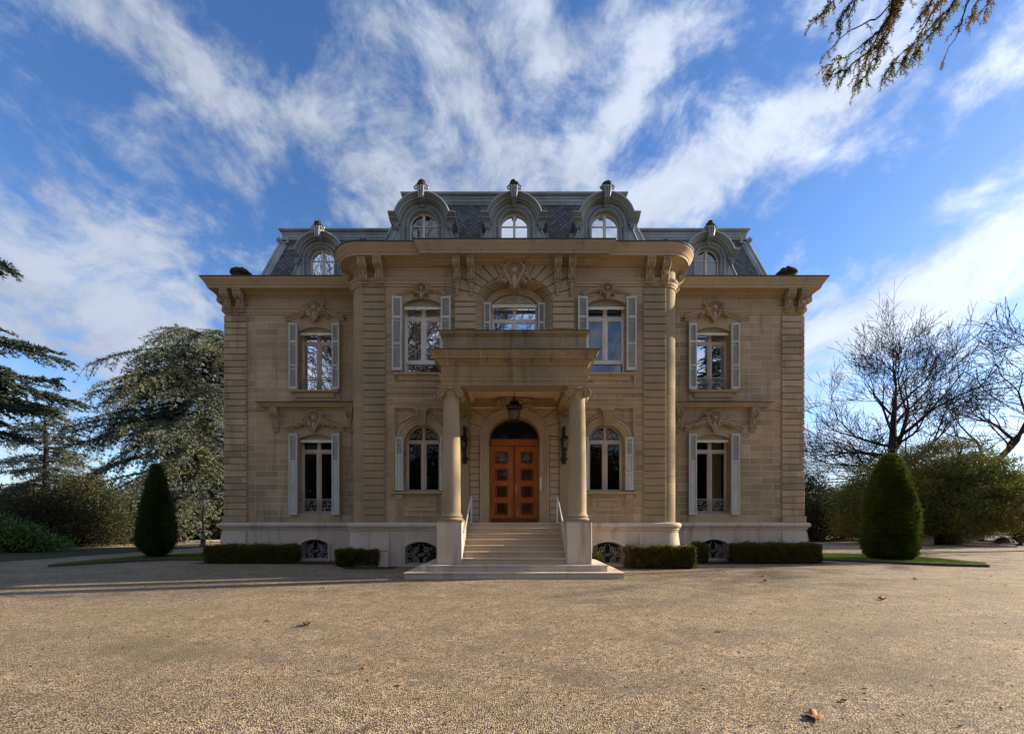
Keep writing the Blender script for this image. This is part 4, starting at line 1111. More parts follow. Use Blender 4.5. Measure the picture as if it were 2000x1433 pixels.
for q in range(1, 6):
    a = PI*q/6
    mb.tube([(0.12*math.cos(a), yd+0.03, 4.45+0.10*math.sin(a)), (0.80*math.cos(a), yd+0.03, 4.45+0.64*math.sin(a))], 0.008, 4)
mb.tube([(0.45*math.cos(PI*k/16), yd+0.03, 4.45+0.36*math.sin(PI*k/16)) for k in range(17)], 0.008, 4)
mb.build('fanlight_bars', M['darkiron'], dr)
mb = MB(); mb.elev([(-0.87, 4.44)] + arc(0, 4.45, 0.87, 0.70, 20, True) + [(0.87, 4.44)], [(0, yd), (0.04, yd), (0.04, yd+0.1), (0, yd+0.1)]); mb.build('fanlight_frame', M['wood_dark'], dr)
mb = MB(); mb.box(-0.95, 0.95, yd+0.35, yd+2.2, 1.45, 5.3); mb.build('hall_shade', M['room'], dr)  # dark block standing in for the unlit hall
mb = MB(); mb.cbox(0.875, 0.93, DM+0.0-0.06, DM+0.02, 2.62, 3.06, 0.008); mb.build('entry_panel', M['white'], H)
# steps
mb = MB()
for k in range(7):
    yk = PF+0.04+0.285*k; z0 = 0.333+k*0.1667; z1 = z0+0.1667
    mb.box(-1.46, 1.46, yk+0.03, DM+0.45, z0-0.02, z1-0.038)
    mb.prism([(yk-0.002, z1-0.038), (yk-0.012, z1-0.028), (yk-0.012, z1-0.008), (yk+0.008, z1), (DM+0.45, z1), (DM+0.45, z1-0.038)], -1.46, 1.46, 'x')
st = mb.build('staircase', M['step'], H)
mb = MB()
for (hw, y0, z0, z1) in ((2.94, 10.88, -0.05, 0.1667), (2.56, 11.16, 0.1667, 0.334)):
    mb.box(-hw+0.02, hw-0.02, y0+0.02, DM-0.3, z0-0.01, z1-0.045)
    mb.plan([(-hw+0.02, DM-0.3), (-hw+0.02, y0+0.02), (hw-0.02, y0+0.02), (hw-0.02, DM-0.3)], [(-0.6,z1-0.045),(0.0,z1-0.045),(0.025,z1-0.035),(0.028,z1-0.012),(0.018,z1),(-0.6,z1)])
mb.build('base_step', M['lime'], H)
for s in (-1, 1):
    mb = MB()
    x = s*1.415
    mb.tube([(x+s*0.06, PF+0.22, 1.22), (x, PF+0.22, 1.23), (x, PF+0.235, 1.27), (x, PF+1.98, 2.30), (x, PF+2.03, 2.335), (x+s*-0.0, PF+2.10, 2.335), (x, PF+2.12, 2.31), (x, PF+2.12, 1.5)], 0.026, 8)
    mb.lathe([(0.05, 0), (0.05, 0.012), (0.03, 0.02)], (x, PF+2.12, 1.5), 10);
    mb.build('handrail', M['rail'], H, smooth=50)

# ------------------------------------------------------------------ roof
def frustum(mb, b, t, z0, z1):
    mb.add([(b[0],b[2],z0),(b[1],b[2],z0),(b[1],b[3],z0),(b[0],b[3],z0),(t[0],t[2],z1),(t[1],t[2],z1),(t[1],t[3],z1),(t[0],t[3],z1)],
           [(0,1,5,4),(1,2,6,5),(2,3,7,6),(3,0,4,7)])
ZT = 13.60
roofs = (((-10.42, 10.42, DW+0.42, 27.5), (-9.72, 9.72, DW+1.4, 26.5)), ((-4.98, 4.98, DM+0.5, DW+3), (-4.06, 4.06, DM+1.4, DW+2.5)))
mb = MB()
for b, t in roofs: frustum(mb, b, t, 10.70, ZT)
rf = mb.build('mansard_roof', M['slate'], H)
mb = MB()
for b, t in roofs:
    for sx in (0, 1):
        p0 = Vector((b[sx], b[2], 10.70)); p1 = Vector((t[sx], t[2], ZT)); e = (1 if sx else -1)
        # lead hip: a flat moulded strip lying on the front and side slope
        w = 0.20
        for (dx, dy, off) in ((-e*w, -0.03, 0), (e*0.03, w, 0)):
            a = Vector((dx, dy if dy > 0 else -0.035, 0)); q = Vector((e*0.035, -0.035, 0.02))
            mb.add([tuple(v) for v in (p0+q, p1+q, p1+q+a, p0+q+a, p0-q*2, p1-q*2, p1-q*2+a, p0-q*2+a)], [(0,1,2,3),(7,6,5,4),(0,3,7,4),(1,5,6,2),(2,6,7,3),(0,4,5,1)])
        mb.tube([p0+Vector((e*0.03, -0.03, 0.02)), p1+Vector((e*0.03, -0.03, 0.02))], 0.055, 8)
    # coping round the top
    rectp = [(t[0], t[3]), (t[0], t[2]), (t[1], t[2]), (t[1], t[3])]
    mb.plan(rectp, [(-0.10,ZT-0.14),(0.06,ZT-0.14),(0.07,ZT-0.06),(0.09,ZT-0.05),(0.09,ZT+0.05),(0.11,ZT+0.07),(0.12,ZT+0.14),(0.15,ZT+0.15),(0.19,ZT+0.19),(0.20,ZT+0.24),(0.17,ZT+0.28),(0.10,ZT+0.30),(-0.10,ZT+0.30)])
    mb.box(t[0]-0.02, t[1]+0.02, t[2], t[3]-0.01, ZT+0.22, ZT+0.295)
mb.build('roof_coping', M['zinc'], H, smooth=30)
# square ornament blocks at the head of the outer hips
mb = MB()
for sx in (-1, 1):
    mb.box(sx*9.62-0.12, sx*9.62+0.12, DW+1.20, DW+1.5, ZT-0.36, ZT-0.14); scroll(mb, sx*9.90, ZT-0.26, 0.10, DW+1.2, 0.04, sx, PI/2)
    for q in range(4): mb.box(sx*(9.70+0.03*q)-0.10, sx*(9.70+0.03*q)+0.12, DW+1.20-0.02*q, DW+1.3, ZT-0.30-0.1*q, ZT-0.24-0.1*q)
mb.build('hip_ornament', M['zinc'], H)
mb = MB()
mb.box(-11.2, 11.2, DW+0.02, 27.9, 10.70, 10.768); mb.prism([(x, y+0.02) for x, y in mainfront + mainfront_r], 10.70, 10.765, 'z')
mb.build('roof_gutter', M['zinc'], H)

# ---- dormers
def dormer(cx, y):
    zb, zs, hw = 10.77, 11.93, 0.50
    mb = MB()
    face = [(cx-0.80, zb)] + arc(cx, zs, 0.80, 0.80, 20) + [(cx+0.80, zb)]
    op = [(cx-hw, zb+0.10)] + arc(cx, zs, hw, hw, 18) + [(cx+hw, zb+0.10)]
    wall(mb, face, [op], y, [0.22])
    reveal(mb, face, y, y+1.6)
    d = mb.build('dormer', M['zinc'], H, smooth=40)
    mb = MB()
    # arched hood with level ears
    a0 = R(13); arcp = [(cx-0.90*math.cos(a0+(PI-2*a0)*i/22), zs+0.90*math.sin(a0+(PI-2*a0)*i/22)) for i in range(23)]
    path = [(cx-1.16, arcp[0][1])] + arcp + [(cx+1.16, arcp[-1][1])]
    yh = y-0.30
    elev_up(mb, path, [(-0.10, y+0.02), (-0.10, y-0.06), (-0.07, y-0.08), (-0.06, y-0.16), (-0.02, y-0.18), (0.0, yh+0.06), (0.02, yh+0.06), (0.04, yh), (0.08, yh), (0.10, yh+0.02), (0.12, yh+0.08), (0.14, y+0.9), (-0.10, y+0.9)])
    for s in (-1, 1):
        a, b = sorted((cx+s*0.80, cx+s*1.10)); mb.box(a, b, y-0.04, y+0.85, zs+0.02, zs+0.12)
        a, b = sorted((cx+s*0.80, cx+s*1.05)); mb.box(a, b, y-0.02, y+0.8, zs-0.06, zs+0.02)
    mb.build('dormer_hood', M['zinc'], d, smooth=35)
    mb = MB()
    ring = [(cx-0.52, zb+0.1)] + arc(cx, zs, 0.52, 0.52, 20) + [(cx+0.52, zb+0.1)]
    elev_up(mb, ring, [(0, y+0.01), (0, y-0.03), (0.03, y-0.04), (0.04, y-0.02), (0.12, y-0.02), (0.13, y-0.05), (0.17, y-0.05), (0.17, y+0.01)])
    # dentils along the ring
    L = []
    k = 13
    for s in (-1, 1):
        for i in range(k): L.append((cx+s*0.60, zb+0.12+(zs-zb-0.12)*i/k, 0))
    for i in range(25):
        a = PI*(i+0.5)/25; L.append((cx+0.60*math.cos(a), zs+0.60*math.sin(a), a))
    for (x, z, a) in L:
        mb.ball((x, y-0.035, z), (0.036, 0.035, 0.024), 6, 4, rotY(-a))
    mb.ball((cx, y-0.07, zs+0.66), (0.07, 0.06, 0.10), 8, 6)
    mb.build('dormer_archivolt', M['zinc'], d, smooth=40)
    for s in (-1, 1):
        mb = MB()
        # sloping side consoles with a scroll at the head
        p = [(cx+s*0.80, zb), (cx+s*0.80, zs+0.02), (cx+s*0.92, zs-0.08), (cx+s*1.03, zs-0.36), (cx+s*1.12, zs-0.55), (cx+s*1.38, zb)]
        mb.prism(p, y-0.02, y+0.35)
        mb.tube([(q[0]-s*0.02, y-0.03, q[1]) for q in p[2:]], 0.035, 6)
        mb.prism([(cx+s*0.93+0.095*math.cos(2*PI*i/14), zs-0.11+0.095*math.sin(2*PI*i/14)) for i in range(14)], y-0.10, y+0.3)
        scroll(mb, cx+s*0.93, zs-0.11, 0.075, y-0.105, 0.02, s, PI/2, 1.5)
        a, b = sorted((cx+s*1.0, cx+s*1.22)); mb.box(a, b, y+0.30, y+0.62, zs-0.24, zs-0.06)
        mb.build('dormer_console', M['zinc'], d, smooth=35)
    mb = MB(); zf = zs+1.02
    mb.prism([(cx-0.09, zf-0.36), (cx-0.14, zf+0.08), (cx+0.14, zf+0.08), (cx+0.09, zf-0.36)], yh-0.04, y+0.15)
    for q in range(3): mb.tube([(cx+(q-1)*0.06, yh-0.06, zf-0.34), (cx+(q-1)*0.085, yh-0.10, zf-0.1), (cx+(q-1)*0.09, yh-0.06, zf+0.08)], 0.03, 6)
    for s in (-1, 1): scroll(mb, cx+s*0.20, zf+0.07, 0.085, yh+0.02, 0.03, s, PI/2, 1.3)
    mb.box(cx-0.15, cx+0.15, yh-0.06, y+0.2, zf+0.06, zf+0.11)
    mb.build('dormer_keystone', M['zinc'], d, smooth=40)
    mb = MB(); rn = random.Random(int(cx*7)+3)
    for i in range(26):
        a = 2*PI*rn.random(); t = rn.random()
        mb.ball((cx+0.15*(1-0.4*t)*math.cos(a), yh+0.06+0.1*(1-0.3*t)*math.sin(a), zf+0.12+0.17*t), (0.062, 0.06, 0.055), 6, 4)
    mb.ball((cx, yh+0.06, zf+0.18), (0.17, 0.13, 0.14), 8, 6)
    mb.build('dormer_finial', M['urn'], d, smooth=60)
    # casement
    yf = y+0.14; mb = MB()
    mb.elev(op, [(0, yf), (0.05, yf), (0.05, yf+0.06), (0, yf+0.06)], True)
    mb.box(cx-0.045, cx+0.045, yf-0.01, yf+0.05, zb+0.1, zs+hw-0.04)
    mb.box(cx-0.015, cx+0.015, yf-0.025, yf-0.01, zb+0.15, zs+hw-0.1)
    for z in (zb+0.16, zb+0.62, zs+0.05): mb.box(cx-hw+0.05, cx+hw-0.05, yf+0.008, yf+0.045, z-0.016, z+0.016)
    mb.build('window_frame', M['white'], d)
    mb = MB(); mb.add([(p[0], yf+0.03, p[1]) for p in op], [tuple(range(len(op)))]); mb.build('glass_pane', M['glass'], d)
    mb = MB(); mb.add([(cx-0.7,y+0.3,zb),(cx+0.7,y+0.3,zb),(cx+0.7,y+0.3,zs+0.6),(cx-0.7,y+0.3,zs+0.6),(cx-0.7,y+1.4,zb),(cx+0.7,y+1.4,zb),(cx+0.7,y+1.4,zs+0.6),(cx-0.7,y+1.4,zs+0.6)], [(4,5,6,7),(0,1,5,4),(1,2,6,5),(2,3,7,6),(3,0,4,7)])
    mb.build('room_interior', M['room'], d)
for cx, y in ((-3.20, DM+0.28), (0, DM+0.28), (3.20, DM+0.28), (-7.68, DW+0.30), (7.68, DW+0.30)): dormer(cx, y)
# dark carved urns along the cornice
def urn(cx, y, s, seed):
    mb = MB(); rn = random.Random(seed)
    mb.lathe([(0.42*s,0),(0.44*s,0.10*s),(0.40*s,0.14*s),(0.27*s,0.17*s),(0.30*s,0.25*s),(0.40*s,0.34*s),(0.38*s,0.42*s),(0.22*s,0.52*s),(0.0,0.54*s)], (cx, y, 10.79), 20)
    for i in range(46):
        a = 2*PI*rn.random(); t = rn.random()
        mb.ball((cx+0.36*s*(1-0.6*t)*math.cos(a), y+0.36*s*(1-0.6*t)*math.sin(a), 10.79+s*(0.32+0.24*t)), (0.075*s, 0.075*s, 0.05*s), 6, 4)
    mb.build('cornice_urn', M['urn'], H, smooth=60)
for cx, y, s, sd in ((-10.62, DW-0.05, 0.98, 1), (10.58, DW-0.05, 0.98, 2), (-5.20, DM+0.05, 0.72, 3), (5.20, DM+0.05, 0.72, 4)): urn(cx, y, s, sd)

# ------------------------------------------------------------------ lanterns
def lantern_body(root, cx, cy, z0, r, h, mats=('darkiron', 'lampglass')):
    """tapered four-sided lantern, z0 = foot of the glass"""
    mb = MB(); rt = r*1.0; rb = r*0.60
    cs = [(-1,-1),(1,-1),(1,1),(-1,1)]
    for (a, b) in cs:
        mb.tube([(cx+a*rb, cy+b*rb, z0), (cx+a*rt, cy+b*rt, z0+h)], r*0.06, 5)
    for i in range(4):
        (a, b), (c, d) = cs[i], cs[(i+1) % 4]
        mb.tube([(cx+a*rb, cy+b*rb, z0), (cx+c*rb, cy+d*rb, z0)], r*0.08, 5)
        mb.tube([(cx+a*rt, cy+b*rt, z0+h), (cx+c*rt, cy+d*rt, z0+h)], r*0.10, 5)
        m0 = ((a+c)/2, (b+d)/2)
        mb.tube([(cx+m0[0]*rb, cy+m0[1]*rb, z0), (cx+m0[0]*rt, cy+m0[1]*rt, z0+h)], r*0.035, 4)
    mb.build('lantern_cage', M[mats[0]], root)
    mb = MB(); k = 0.93
    mb.add([(cx+a*rb*k, cy+b*rb*k, z0) for a, b in cs]+[(cx+a*rt*k, cy+b*rt*k, z0+h) for a, b in cs], [(0,1,5,4),(1,2,6,5),(2,3,7,6),(3,0,4,7)])
    mb.build('lantern_glass', M[mats[1]], root)
    mb = MB(); s2 = r*1.22
    z1 = z0+h
    for (w0, w1, za, zc) in ((s2, s2*1.0, z1, z1+0.05*r), (s2, s2*0.52, z1+0.05*r, z1+0.55*r), (s2*0.52, s2*0.46, z1+0.55*r, z1+0.75*r), (s2*0.58, s2*0.20, z1+0.75*r, z1+1.1*r)):
        mb.add([(cx+a*w0, cy+b*w0, za) for a, b in cs]+[(cx+a*w1, cy+b*w1, zc) for a, b in cs], [(0,3,2,1),(4,5,6,7),(0,1,5,4),(1,2,6,5),(2,3,7,6),(3,0,4,7)])
    mb.ball((cx, cy, z1+1.2*r), (r*0.2, r*0.2, r*0.3), 8, 6)
    mb.build('lantern_roof', M[mats[0]], root)
    mb = MB(); mb.tube([(cx, cy, z0), (cx, cy, z0+h*0.35)], r*0.12, 8); mb.ball((cx, cy, z0+h*0.55), (r*0.2, r*0.2, r*0.32), 8, 6)
    mb.build('bulb', M['white'], root)
hl = empty('hanging_lantern', (-0.0, 12.7, 4.63))
tag(hl, 'black glazed lantern hanging on a rod from the porch ceiling above the door', 'lantern')
lantern_body(hl, 0, 12.7, 4.66, 0.20, 0.40)
mb = MB(); mb.tube([(0, 12.7, 5.27), (0, 12.7, 5.79)], 0.011, 6); mb.lathe([(0.06, 0), (0.05, -0.03), (0.015, -0.05)], (0, 12.7, 5.79), 10); mb.build('hanging_rod', M['darkiron'], hl)
mb = MB()
for a in (-1, 1):
    for b in (-1, 1): mb.ball((a*0.12, 12.7+b*0.12, 4.63), (0.02, 0.02, 0.04), 6, 4)
mb.box(-0.13, 0.13, 12.57, 12.83, 4.64, 4.665); mb.build('lantern_foot', M['darkiron'], hl)
for s, lab in ((-1, 'black iron wall lantern half hidden behind the left porch column'), (1, 'black iron wall lantern half hidden behind the right porch column')):
    cx = s*1.68; cy = DM-0.42
    wl = empty('wall_lantern', (cx, DM-0.10, 3.5)); tag(wl, lab, 'lantern', 'wall lanterns beside the door')
    lantern_body(wl, cx, cy, 3.98, 0.125, 0.30)
    mb = MB()
    mb.box(cx-0.045, cx+0.045, DM-0.14, DM-0.095, 3.5, 4.72)
    mb.tube([(cx, DM-0.12, 4.55), (cx, DM-0.20, 4.72), (cx, DM-0.34, 4.70), (cx, cy, 4.58), (cx, cy, 4.40)], [0.045, 0.05, 0.045, 0.04, 0.03], 8)
    mb.tube([(cx, DM-0.12, 3.62), (cx, DM-0.26, 3.56), (cx, cy, 3.72), (cx, cy, 3.98)], [0.05, 0.055, 0.05, 0.04], 8)
    scroll(mb, cx, 3.62, 0.11, DM-0.18, 0.03, 1)
    mb.lathe([(0.02, 3.70), (0.07, 3.78), (0.05, 3.86), (0.10, 3.93), (0.085, 3.98)], (cx, cy, 0), 12); mb.ball((cx, cy-0.02, 3.52), (0.05, 0.05, 0.08), 8, 6)
    mb.build('wall_bracket', M['darkiron'], wl, smooth=50)
# ------------------------------------------------------------------ ground
def gp(x, y, z=0.0):
    d = F*EYE/(y-HY); return (px(x, d), d)
mb = MB(); mb.add([(-500,-300,0),(500,-300,0),(500,900,0),(-500,900,0)], [(0,1,2,3)])
tag(mb.build('gravel_ground', M['gravel']), kind='structure')
def patch(name, pts, z, m):
    mb = MB(); mb.sheet(pts, [], lambda a, b: (a, b, z)); o = mb.build(name, m); tag(o, kind='structure'); return o
lawn_l = [gp(*p) for p in ((93,1107),(180,1101.5),(268,1096.5),(330,1094),(402,1094.5),(402,1083),(330,1085),(250,1090),(170,1097.5),(110,1103.5))]
lawn_r = [gp(*p) for p in ((1929,1107),(1850,1105),(1780,1102),(1680,1097.5),(1603,1094.5),(1603,1082.5),(1690,1083.5),(1800,1090),(1870,1096.5),(1925,1102.5))][::-1]
strip_l = [gp(*p) for p in ((-60,1101),(0,1097),(130,1088),(270,1078),(402,1068),(402,1061),(270,1068),(0,1078),(-60,1082))]
patch('lawn_ground', lawn_l, 0.05, M['lawn']); patch('lawn_ground', lawn_r, 0.05, M['lawn'])
patch('verge_ground', strip_l, 0.008, M['strip_shade'])
patch('park_ground', [(-400,33),(-36,28),(-27,31),(-16,37),(16,37),(27,31.8),(34,27.5),(60,22),(400,10),(400,880),(-400,880)], 0.004, M['soil'])
patch('park_ground', [(-400,-290),(-60,5),(-34,14),(-26,17.5),(-27,31),(-36,28),(-400,33)], 0.006, M['soil'])
def kerb(name, pts, w, h, m, label=None):
    mb = MB(); mb.plan(pts, [(0, -0.02), (w, -0.02), (w, h-0.015), (w-0.015, h), (0, h)]); o = mb.build(name, m); tag(o, kind='structure'); return o
kerb('kerb', [gp(*p) for p in ((93,1107),(180,1101.5),(268,1096.5),(330,1094),(402,1094.5))], 0.09, 0.09, M['kerb'])
kerb('kerb', [gp(*p) for p in ((1603,1094.5),(1680,1097.5),(1780,1102),(1850,1105),(1929,1107))], 0.09, 0.09, M['kerb'])
kerb('far_kerb', [(16,37),(27,31.8),(34,27.5),(60,22)], 0.25, 0.12, M['whitekerb'])
kerb('far_kerb', [(-27,31),(-21,34.2),(-16,37)], 0.2, 0.12, M['whitekerb'])
# planting beds against the plinth
for nm, a in (('flower_bed', [(-11.6,15.88),(-5.75,15.88),(-5.75,13.95),(-3.9,13.95),(-3.9,13.2),(-5.4,13.1),(-6.4,14.6),(-11.9,14.9)]), ('flower_bed', [(11.7,15.88),(5.75,15.88),(5.75,13.95),(3.9,13.95),(3.9,13.3),(5.6,13.2),(6.4,14.6),(11.9,14.9)])):
    patch(nm, a, 0.004, M['soil'])

# ------------------------------------------------------------------ planting helpers
def unit(a): return a/np.maximum(np.linalg.norm(a, axis=-1, keepdims=True), 1e-9)
def leaf_quads(P, A, L, W, rng):
    n = len(P)
    S = unit(np.cross(A, rng.normal(size=(n, 3))))
    L = np.broadcast_to(np.asarray(L, dtype=float).reshape(-1, 1), (n, 1)); W = np.broadcast_to(np.asarray(W, dtype=float).reshape(-1, 1), (n, 1))
    V = np.empty((n, 4, 3)); mid = P+A*L*0.45
    V[:, 0] = P; V[:, 1] = mid+S*W*0.5; V[:, 2] = P+A*L; V[:, 3] = mid-S*W*0.5
    return V.reshape(-1, 3), np.arange(4*n).reshape(n, 4)
def seg_mesh(segs, k=5):
    a = np.array([s[0] for s in segs]); b = np.array([s[1] for s in segs])
    r0 = np.array([s[2] for s in segs])[:, None, None]; r1 = np.array([s[3] for s in segs])[:, None, None]
    t = unit(b-a); ref = np.where(np.abs(t[:, 2:3]) < 0.9, np.array([[0,0,1.]]), np.array([[1.,0,0]]))
    u = unit(np.cross(t, ref)); w = np.cross(t, u)
    ang = 2*np.pi*np.arange(k)/k
    ring = u[:, None]*np.cos(ang)[None, :, None]+w[:, None]*np.sin(ang)[None, :, None]
    V = np.concatenate([a[:, None]+ring*r0, b[:, None]+ring*r1], axis=1).reshape(-1, 3)
    n = len(segs); base = (np.arange(n)*2*k)[:, None, None]
    j = np.arange(k); q = np.stack([j, (j+1) % k, (j+1) % k+k, j+k], axis=1)[None]
    return V, (base+q).reshape(-1, 4)
def polyline_segs(segs, pts, r0, r1):
    n = len(pts)-1
    for i in range(n):
        segs.append((pts[i], pts[i+1], r0+(r1-r0)*i/n, r0+(r1-r0)*(i+1)/n))
def conifer(name, label, base, Ht, prof, seed, leafm, nl=110, droop=0.35, rise=0.15, tw=14, twl=1.3, hang=0.8, tuft=5, needle=(0.18,0.035), cat='tree', group=None, azim=None, barkm='barkdark', trunk_r=0.45, zmin=0.1, step=0.16, flat=0.0):
    """prof(t)->reach of limbs at height fraction t"""
    rng = np.random.default_rng(seed); root = empty(name, base); tag(root, label, cat, group)
    segs = []; P = []; A = []
    b = np.array(base, dtype=float)
    tr = [b+np.array([0.25*math.sin(3*t+seed), 0.2*math.cos(2*t+seed), Ht*t]) - np.array([0.25*math.sin(seed), 0.2*math.cos(seed), 0]) for t in np.linspace(0, 1, 12)]
    polyline_segs(segs, tr, trunk_r, 0.04)
    for i in range(nl):
        t = zmin+(1-zmin)*((i+rng.random())/nl)
        az = rng.uniform(0, 2*np.pi) if azim is None else rng.uniform(*azim)
        L = prof(t)*rng.uniform(0.72, 1.08)
        k = t*11; j = min(int(k), 10); p0 = tr[j]+(tr[j+1]-tr[j])*(k-j)
        d = np.array([math.cos(az), math.sin(az), 0]); sd = np.array([-d[1], d[0], 0]); bend = rng.uniform(-0.25, 0.25)
        r0 = rise*rng.uniform(0.5, 1.5)*L; dr = droop*rng.uniform(0.6, 1.4)*L
        f = lambda s: p0+d*L*s+sd*bend*L*s*s+np.array([0, 0, r0*s-dr*s*s])
        S = np.linspace(0, 1, 8); pts = [f(s) for s in S]
        polyline_segs(segs, pts, 0.035+0.012*L, 0.012)
        nt_ = max(4, int(tw*L/5))
        for q in range(nt_):
            s = 0.18+0.82*(q+rng.random())/nt_
            o = f(s); side = 1 if q % 2 else -1
            ln = twl*rng.uniform(0.5, 1.2)*(1.1-0.55*s)
            dirn = unit(d*rng.uniform(0.3, 1.0)+sd*side*rng.uniform(0.5, 1.2)+np.array([0, 0, rng.uniform(-0.2, 0.25)]))
            hg = hang*rng.uniform(0.3, 1.3)
            m = max(4, int(ln/step)); U = np.linspace(0, 1, m)
            pp = o+dirn*ln*U[:, None]+np.array([0, 0, -1])*(hg*ln*U**1.7)[:, None]
            polyline_segs(segs, [pp[0], pp[m//2], pp[-1]], 0.014, 0.006)
            tg = unit(np.gradient(pp, axis=0))
            for _ in range(tuft):
                P.append(pp+rng.normal(scale=0.03, size=pp.shape))
                rad = rng.normal(size=pp.shape); rad[:, 2] *= (1-flat)
                A.append(unit(tg*0.8+rad*0.75+np.array([0, 0, 0.12])))
    V, Q = seg_mesh(segs, 5); np_mesh('trunk', V, Q, M[barkm], root, True)
    P = np.concatenate(P); A = np.concatenate(A); n = len(P)
    V, Q = leaf_quads(P, A, needle[0]*rng.uniform(0.6, 1.3, n), needle[1]*rng.uniform(0.7, 1.3, n), rng)
    np_mesh('crown', V, Q, M[leafm], root)
    return root
def bush(name, label, base, lobes, seed, leafm, n_clump=300, per=60, clump=0.45, leaf=(0.12,0.05), cat='shrub', group=None, trunk=None, flat=0.6, inner=0.55, down=0.0):
    """lobes: (dx,dy,dz,rx,ry,rz) ellipsoids; leaf clumps over their outer shells, stems inside"""
    rng = np.random.default_rng(seed); root = empty(name, base); tag(root, label, cat, group)
    b = np.array(base, dtype=float); lo = np.array(lobes, dtype=float)
    wts = lo[:, 3]*lo[:, 5]; wts /= wts.sum()
    idx = rng.choice(len(lo), size=n_clump, p=wts)
    v = unit(rng.normal(size=(n_clump, 3))); v[:, 2] = np.where(v[:, 2] < -0.93, -v[:, 2], v[:, 2])
    r = rng.uniform(inner, 1.04, n_clump)[:, None]
    C = b+lo[idx, :3]+v*lo[idx, 3:]*r
    keep = C[:, 2] > 0.08; C = C[keep]; v = v[keep]
    k = len(C)
    P = np.repeat(C, per, axis=0)+np.clip(rng.normal(size=(k*per, 3)), -1.9, 1.9)*np.array([clump*0.5, clump*0.5, clump*0.5*flat])
    A = unit(np.repeat(v, per, axis=0)*0.7+rng.normal(size=P.shape)*0.8+np.array([0, 0, 0.15-down]))
    m = P[:, 2] > 0.02; P = P[m]; A = A[m]; n = len(P)
    V, Q = leaf_quads(P, A, leaf[0]*rng.uniform(0.6, 1.3, n), leaf[1]*rng.uniform(0.7, 1.3, n), rng)
    np_mesh('foliage', V, Q, M[leafm], root)
    segs = []
    if trunk: polyline_segs(segs, [b, b+np.array([0.1, 0, trunk[0]*0.5]), b+np.array([0, 0, trunk[0]])], trunk[1], trunk[1]*0.5)
    st = b+np.array([0, 0, trunk[0]*0.7 if trunk else 0.0])
    for i in range(0, k, max(1, k//70)):
        mid = (st+C[i])/2+rng.normal(scale=0.15, size=3); mid[2] = max(mid[2], 0.1)
        polyline_segs(segs, [st+rng.normal(scale=0.08, size=3)*np.array([1, 1, 0]), mid, C[i]], (trunk[1]*0.3 if trunk else 0.035), 0.008)
    V, Q = seg_mesh(segs, 5); np_mesh('stem', V, Q, M['barkdark'], root, True)
    return root
def grow(segs, p, d, L, r, depth, rng, prm):
    n = 4 if depth > 1 else 3; pts = [p]
    for i in range(n):
        d = unit(d+rng.normal(scale=prm['wig'], size=3)+np.array([prm.get('wx', 0), 0, prm['up']*(1 if depth < prm['deep'] else 0.25)]))
        pts.append(pts[-1]+d*L/n)
    r1 = r*prm['taper']
    polyline_segs(segs, pts, r, max(r1, prm['rmin']))
    if depth <= 0: return
    for i in range(1, n+1):
        k = (prm['ends'] if i == n else (1 if rng.random() < prm['lat'] else 0))
        for _ in range(k):
            ax = unit(np.cross(d, rng.normal(size=3)))
            ang = R(rng.uniform(*(prm['a_end'] if i == n else prm['a_lat'])))
            dd = unit(d*math.cos(ang)+ax*math.sin(ang))
            f = rng.uniform(0.6, 0.92) if i == n else rng.uniform(0.5, 0.8)
            rr = (r+(r1-r)*i/n)*(0.75 if i == n else 0.5)
            grow(segs, pts[i], dd, L*f, max(rr, prm['rmin']), depth-1, rng, prm)
def bare_tree(name, label, base, limbs, seed, prm, trunkpts, tr, group=None, barkm='bark', mistle=False):
    rng = np.random.default_rng(seed); root = empty(name, base); tag(root, label, 'tree', group)
    b = np.array(base, dtype=float); segs = []
    T = [b+np.array(p, dtype=float) for p in trunkpts]; polyline_segs(segs, T, tr, tr*0.15)
    for (h, dx, dy, dz, L, r, dep) in limbs:
        k = h*(len(T)-1); j = min(int(k), len(T)-2); p = T[j]+(T[j+1]-T[j])*(k-j)
        grow(segs, p, unit(np.array([dx, dy, dz], dtype=float)), L, r, dep, rng, prm)
    V, Q = seg_mesh(segs, 5); o = np_mesh('trunk', V, Q, M[barkm], root, True)
    root['nseg'] = len(segs)
    return root

# ------------------------------------------------------------------ left side
bc = conifer('blue_cedar', 'tall weeping blue cedar beside the left corner of the mansion', (-28.0, 37, 0), 18.8,
        lambda t: (10.6-4.0*t)*min(1, (1.06-t)*7)**0.6, 11, 'cedar', nl=190, droop=0.60, rise=0.24, tw=25, twl=2.0, hang=1.4, tuft=11, needle=(0.20,0.046), trunk_r=0.55, zmin=0.06, step=0.19)
fir1 = conifer('dark_fir', 'dark layered fir reaching in from the left edge', (-28.2, 19.0, 0), 20.0,
        lambda t: float(np.interp(t, [.28,.36,.47,.52,.555,.59,.70,.735,.77,1], [4.0,5.6,5.9,5.3,4.2,1.8,1.6,3.7,1.6,.3])), 23, 'fir', nl=160, droop=0.10, rise=0.02, tw=30, twl=1.35, hang=0.34, tuft=11, needle=(0.17,0.055), trunk_r=0.5, zmin=0.30, step=0.11, flat=0.4)
conifer('pale_cedar', 'pale grey green cedar far behind the dark fir', (-46, 40, 0), 13.0,
        lambda t: 6.0*(1.05-t)**0.6, 31, 'cedar', nl=70, droop=0.25, rise=0.1, tw=16, twl=1.8, hang=0.6, tuft=7, needle=(0.32,0.07), zmin=0.15, step=0.2)
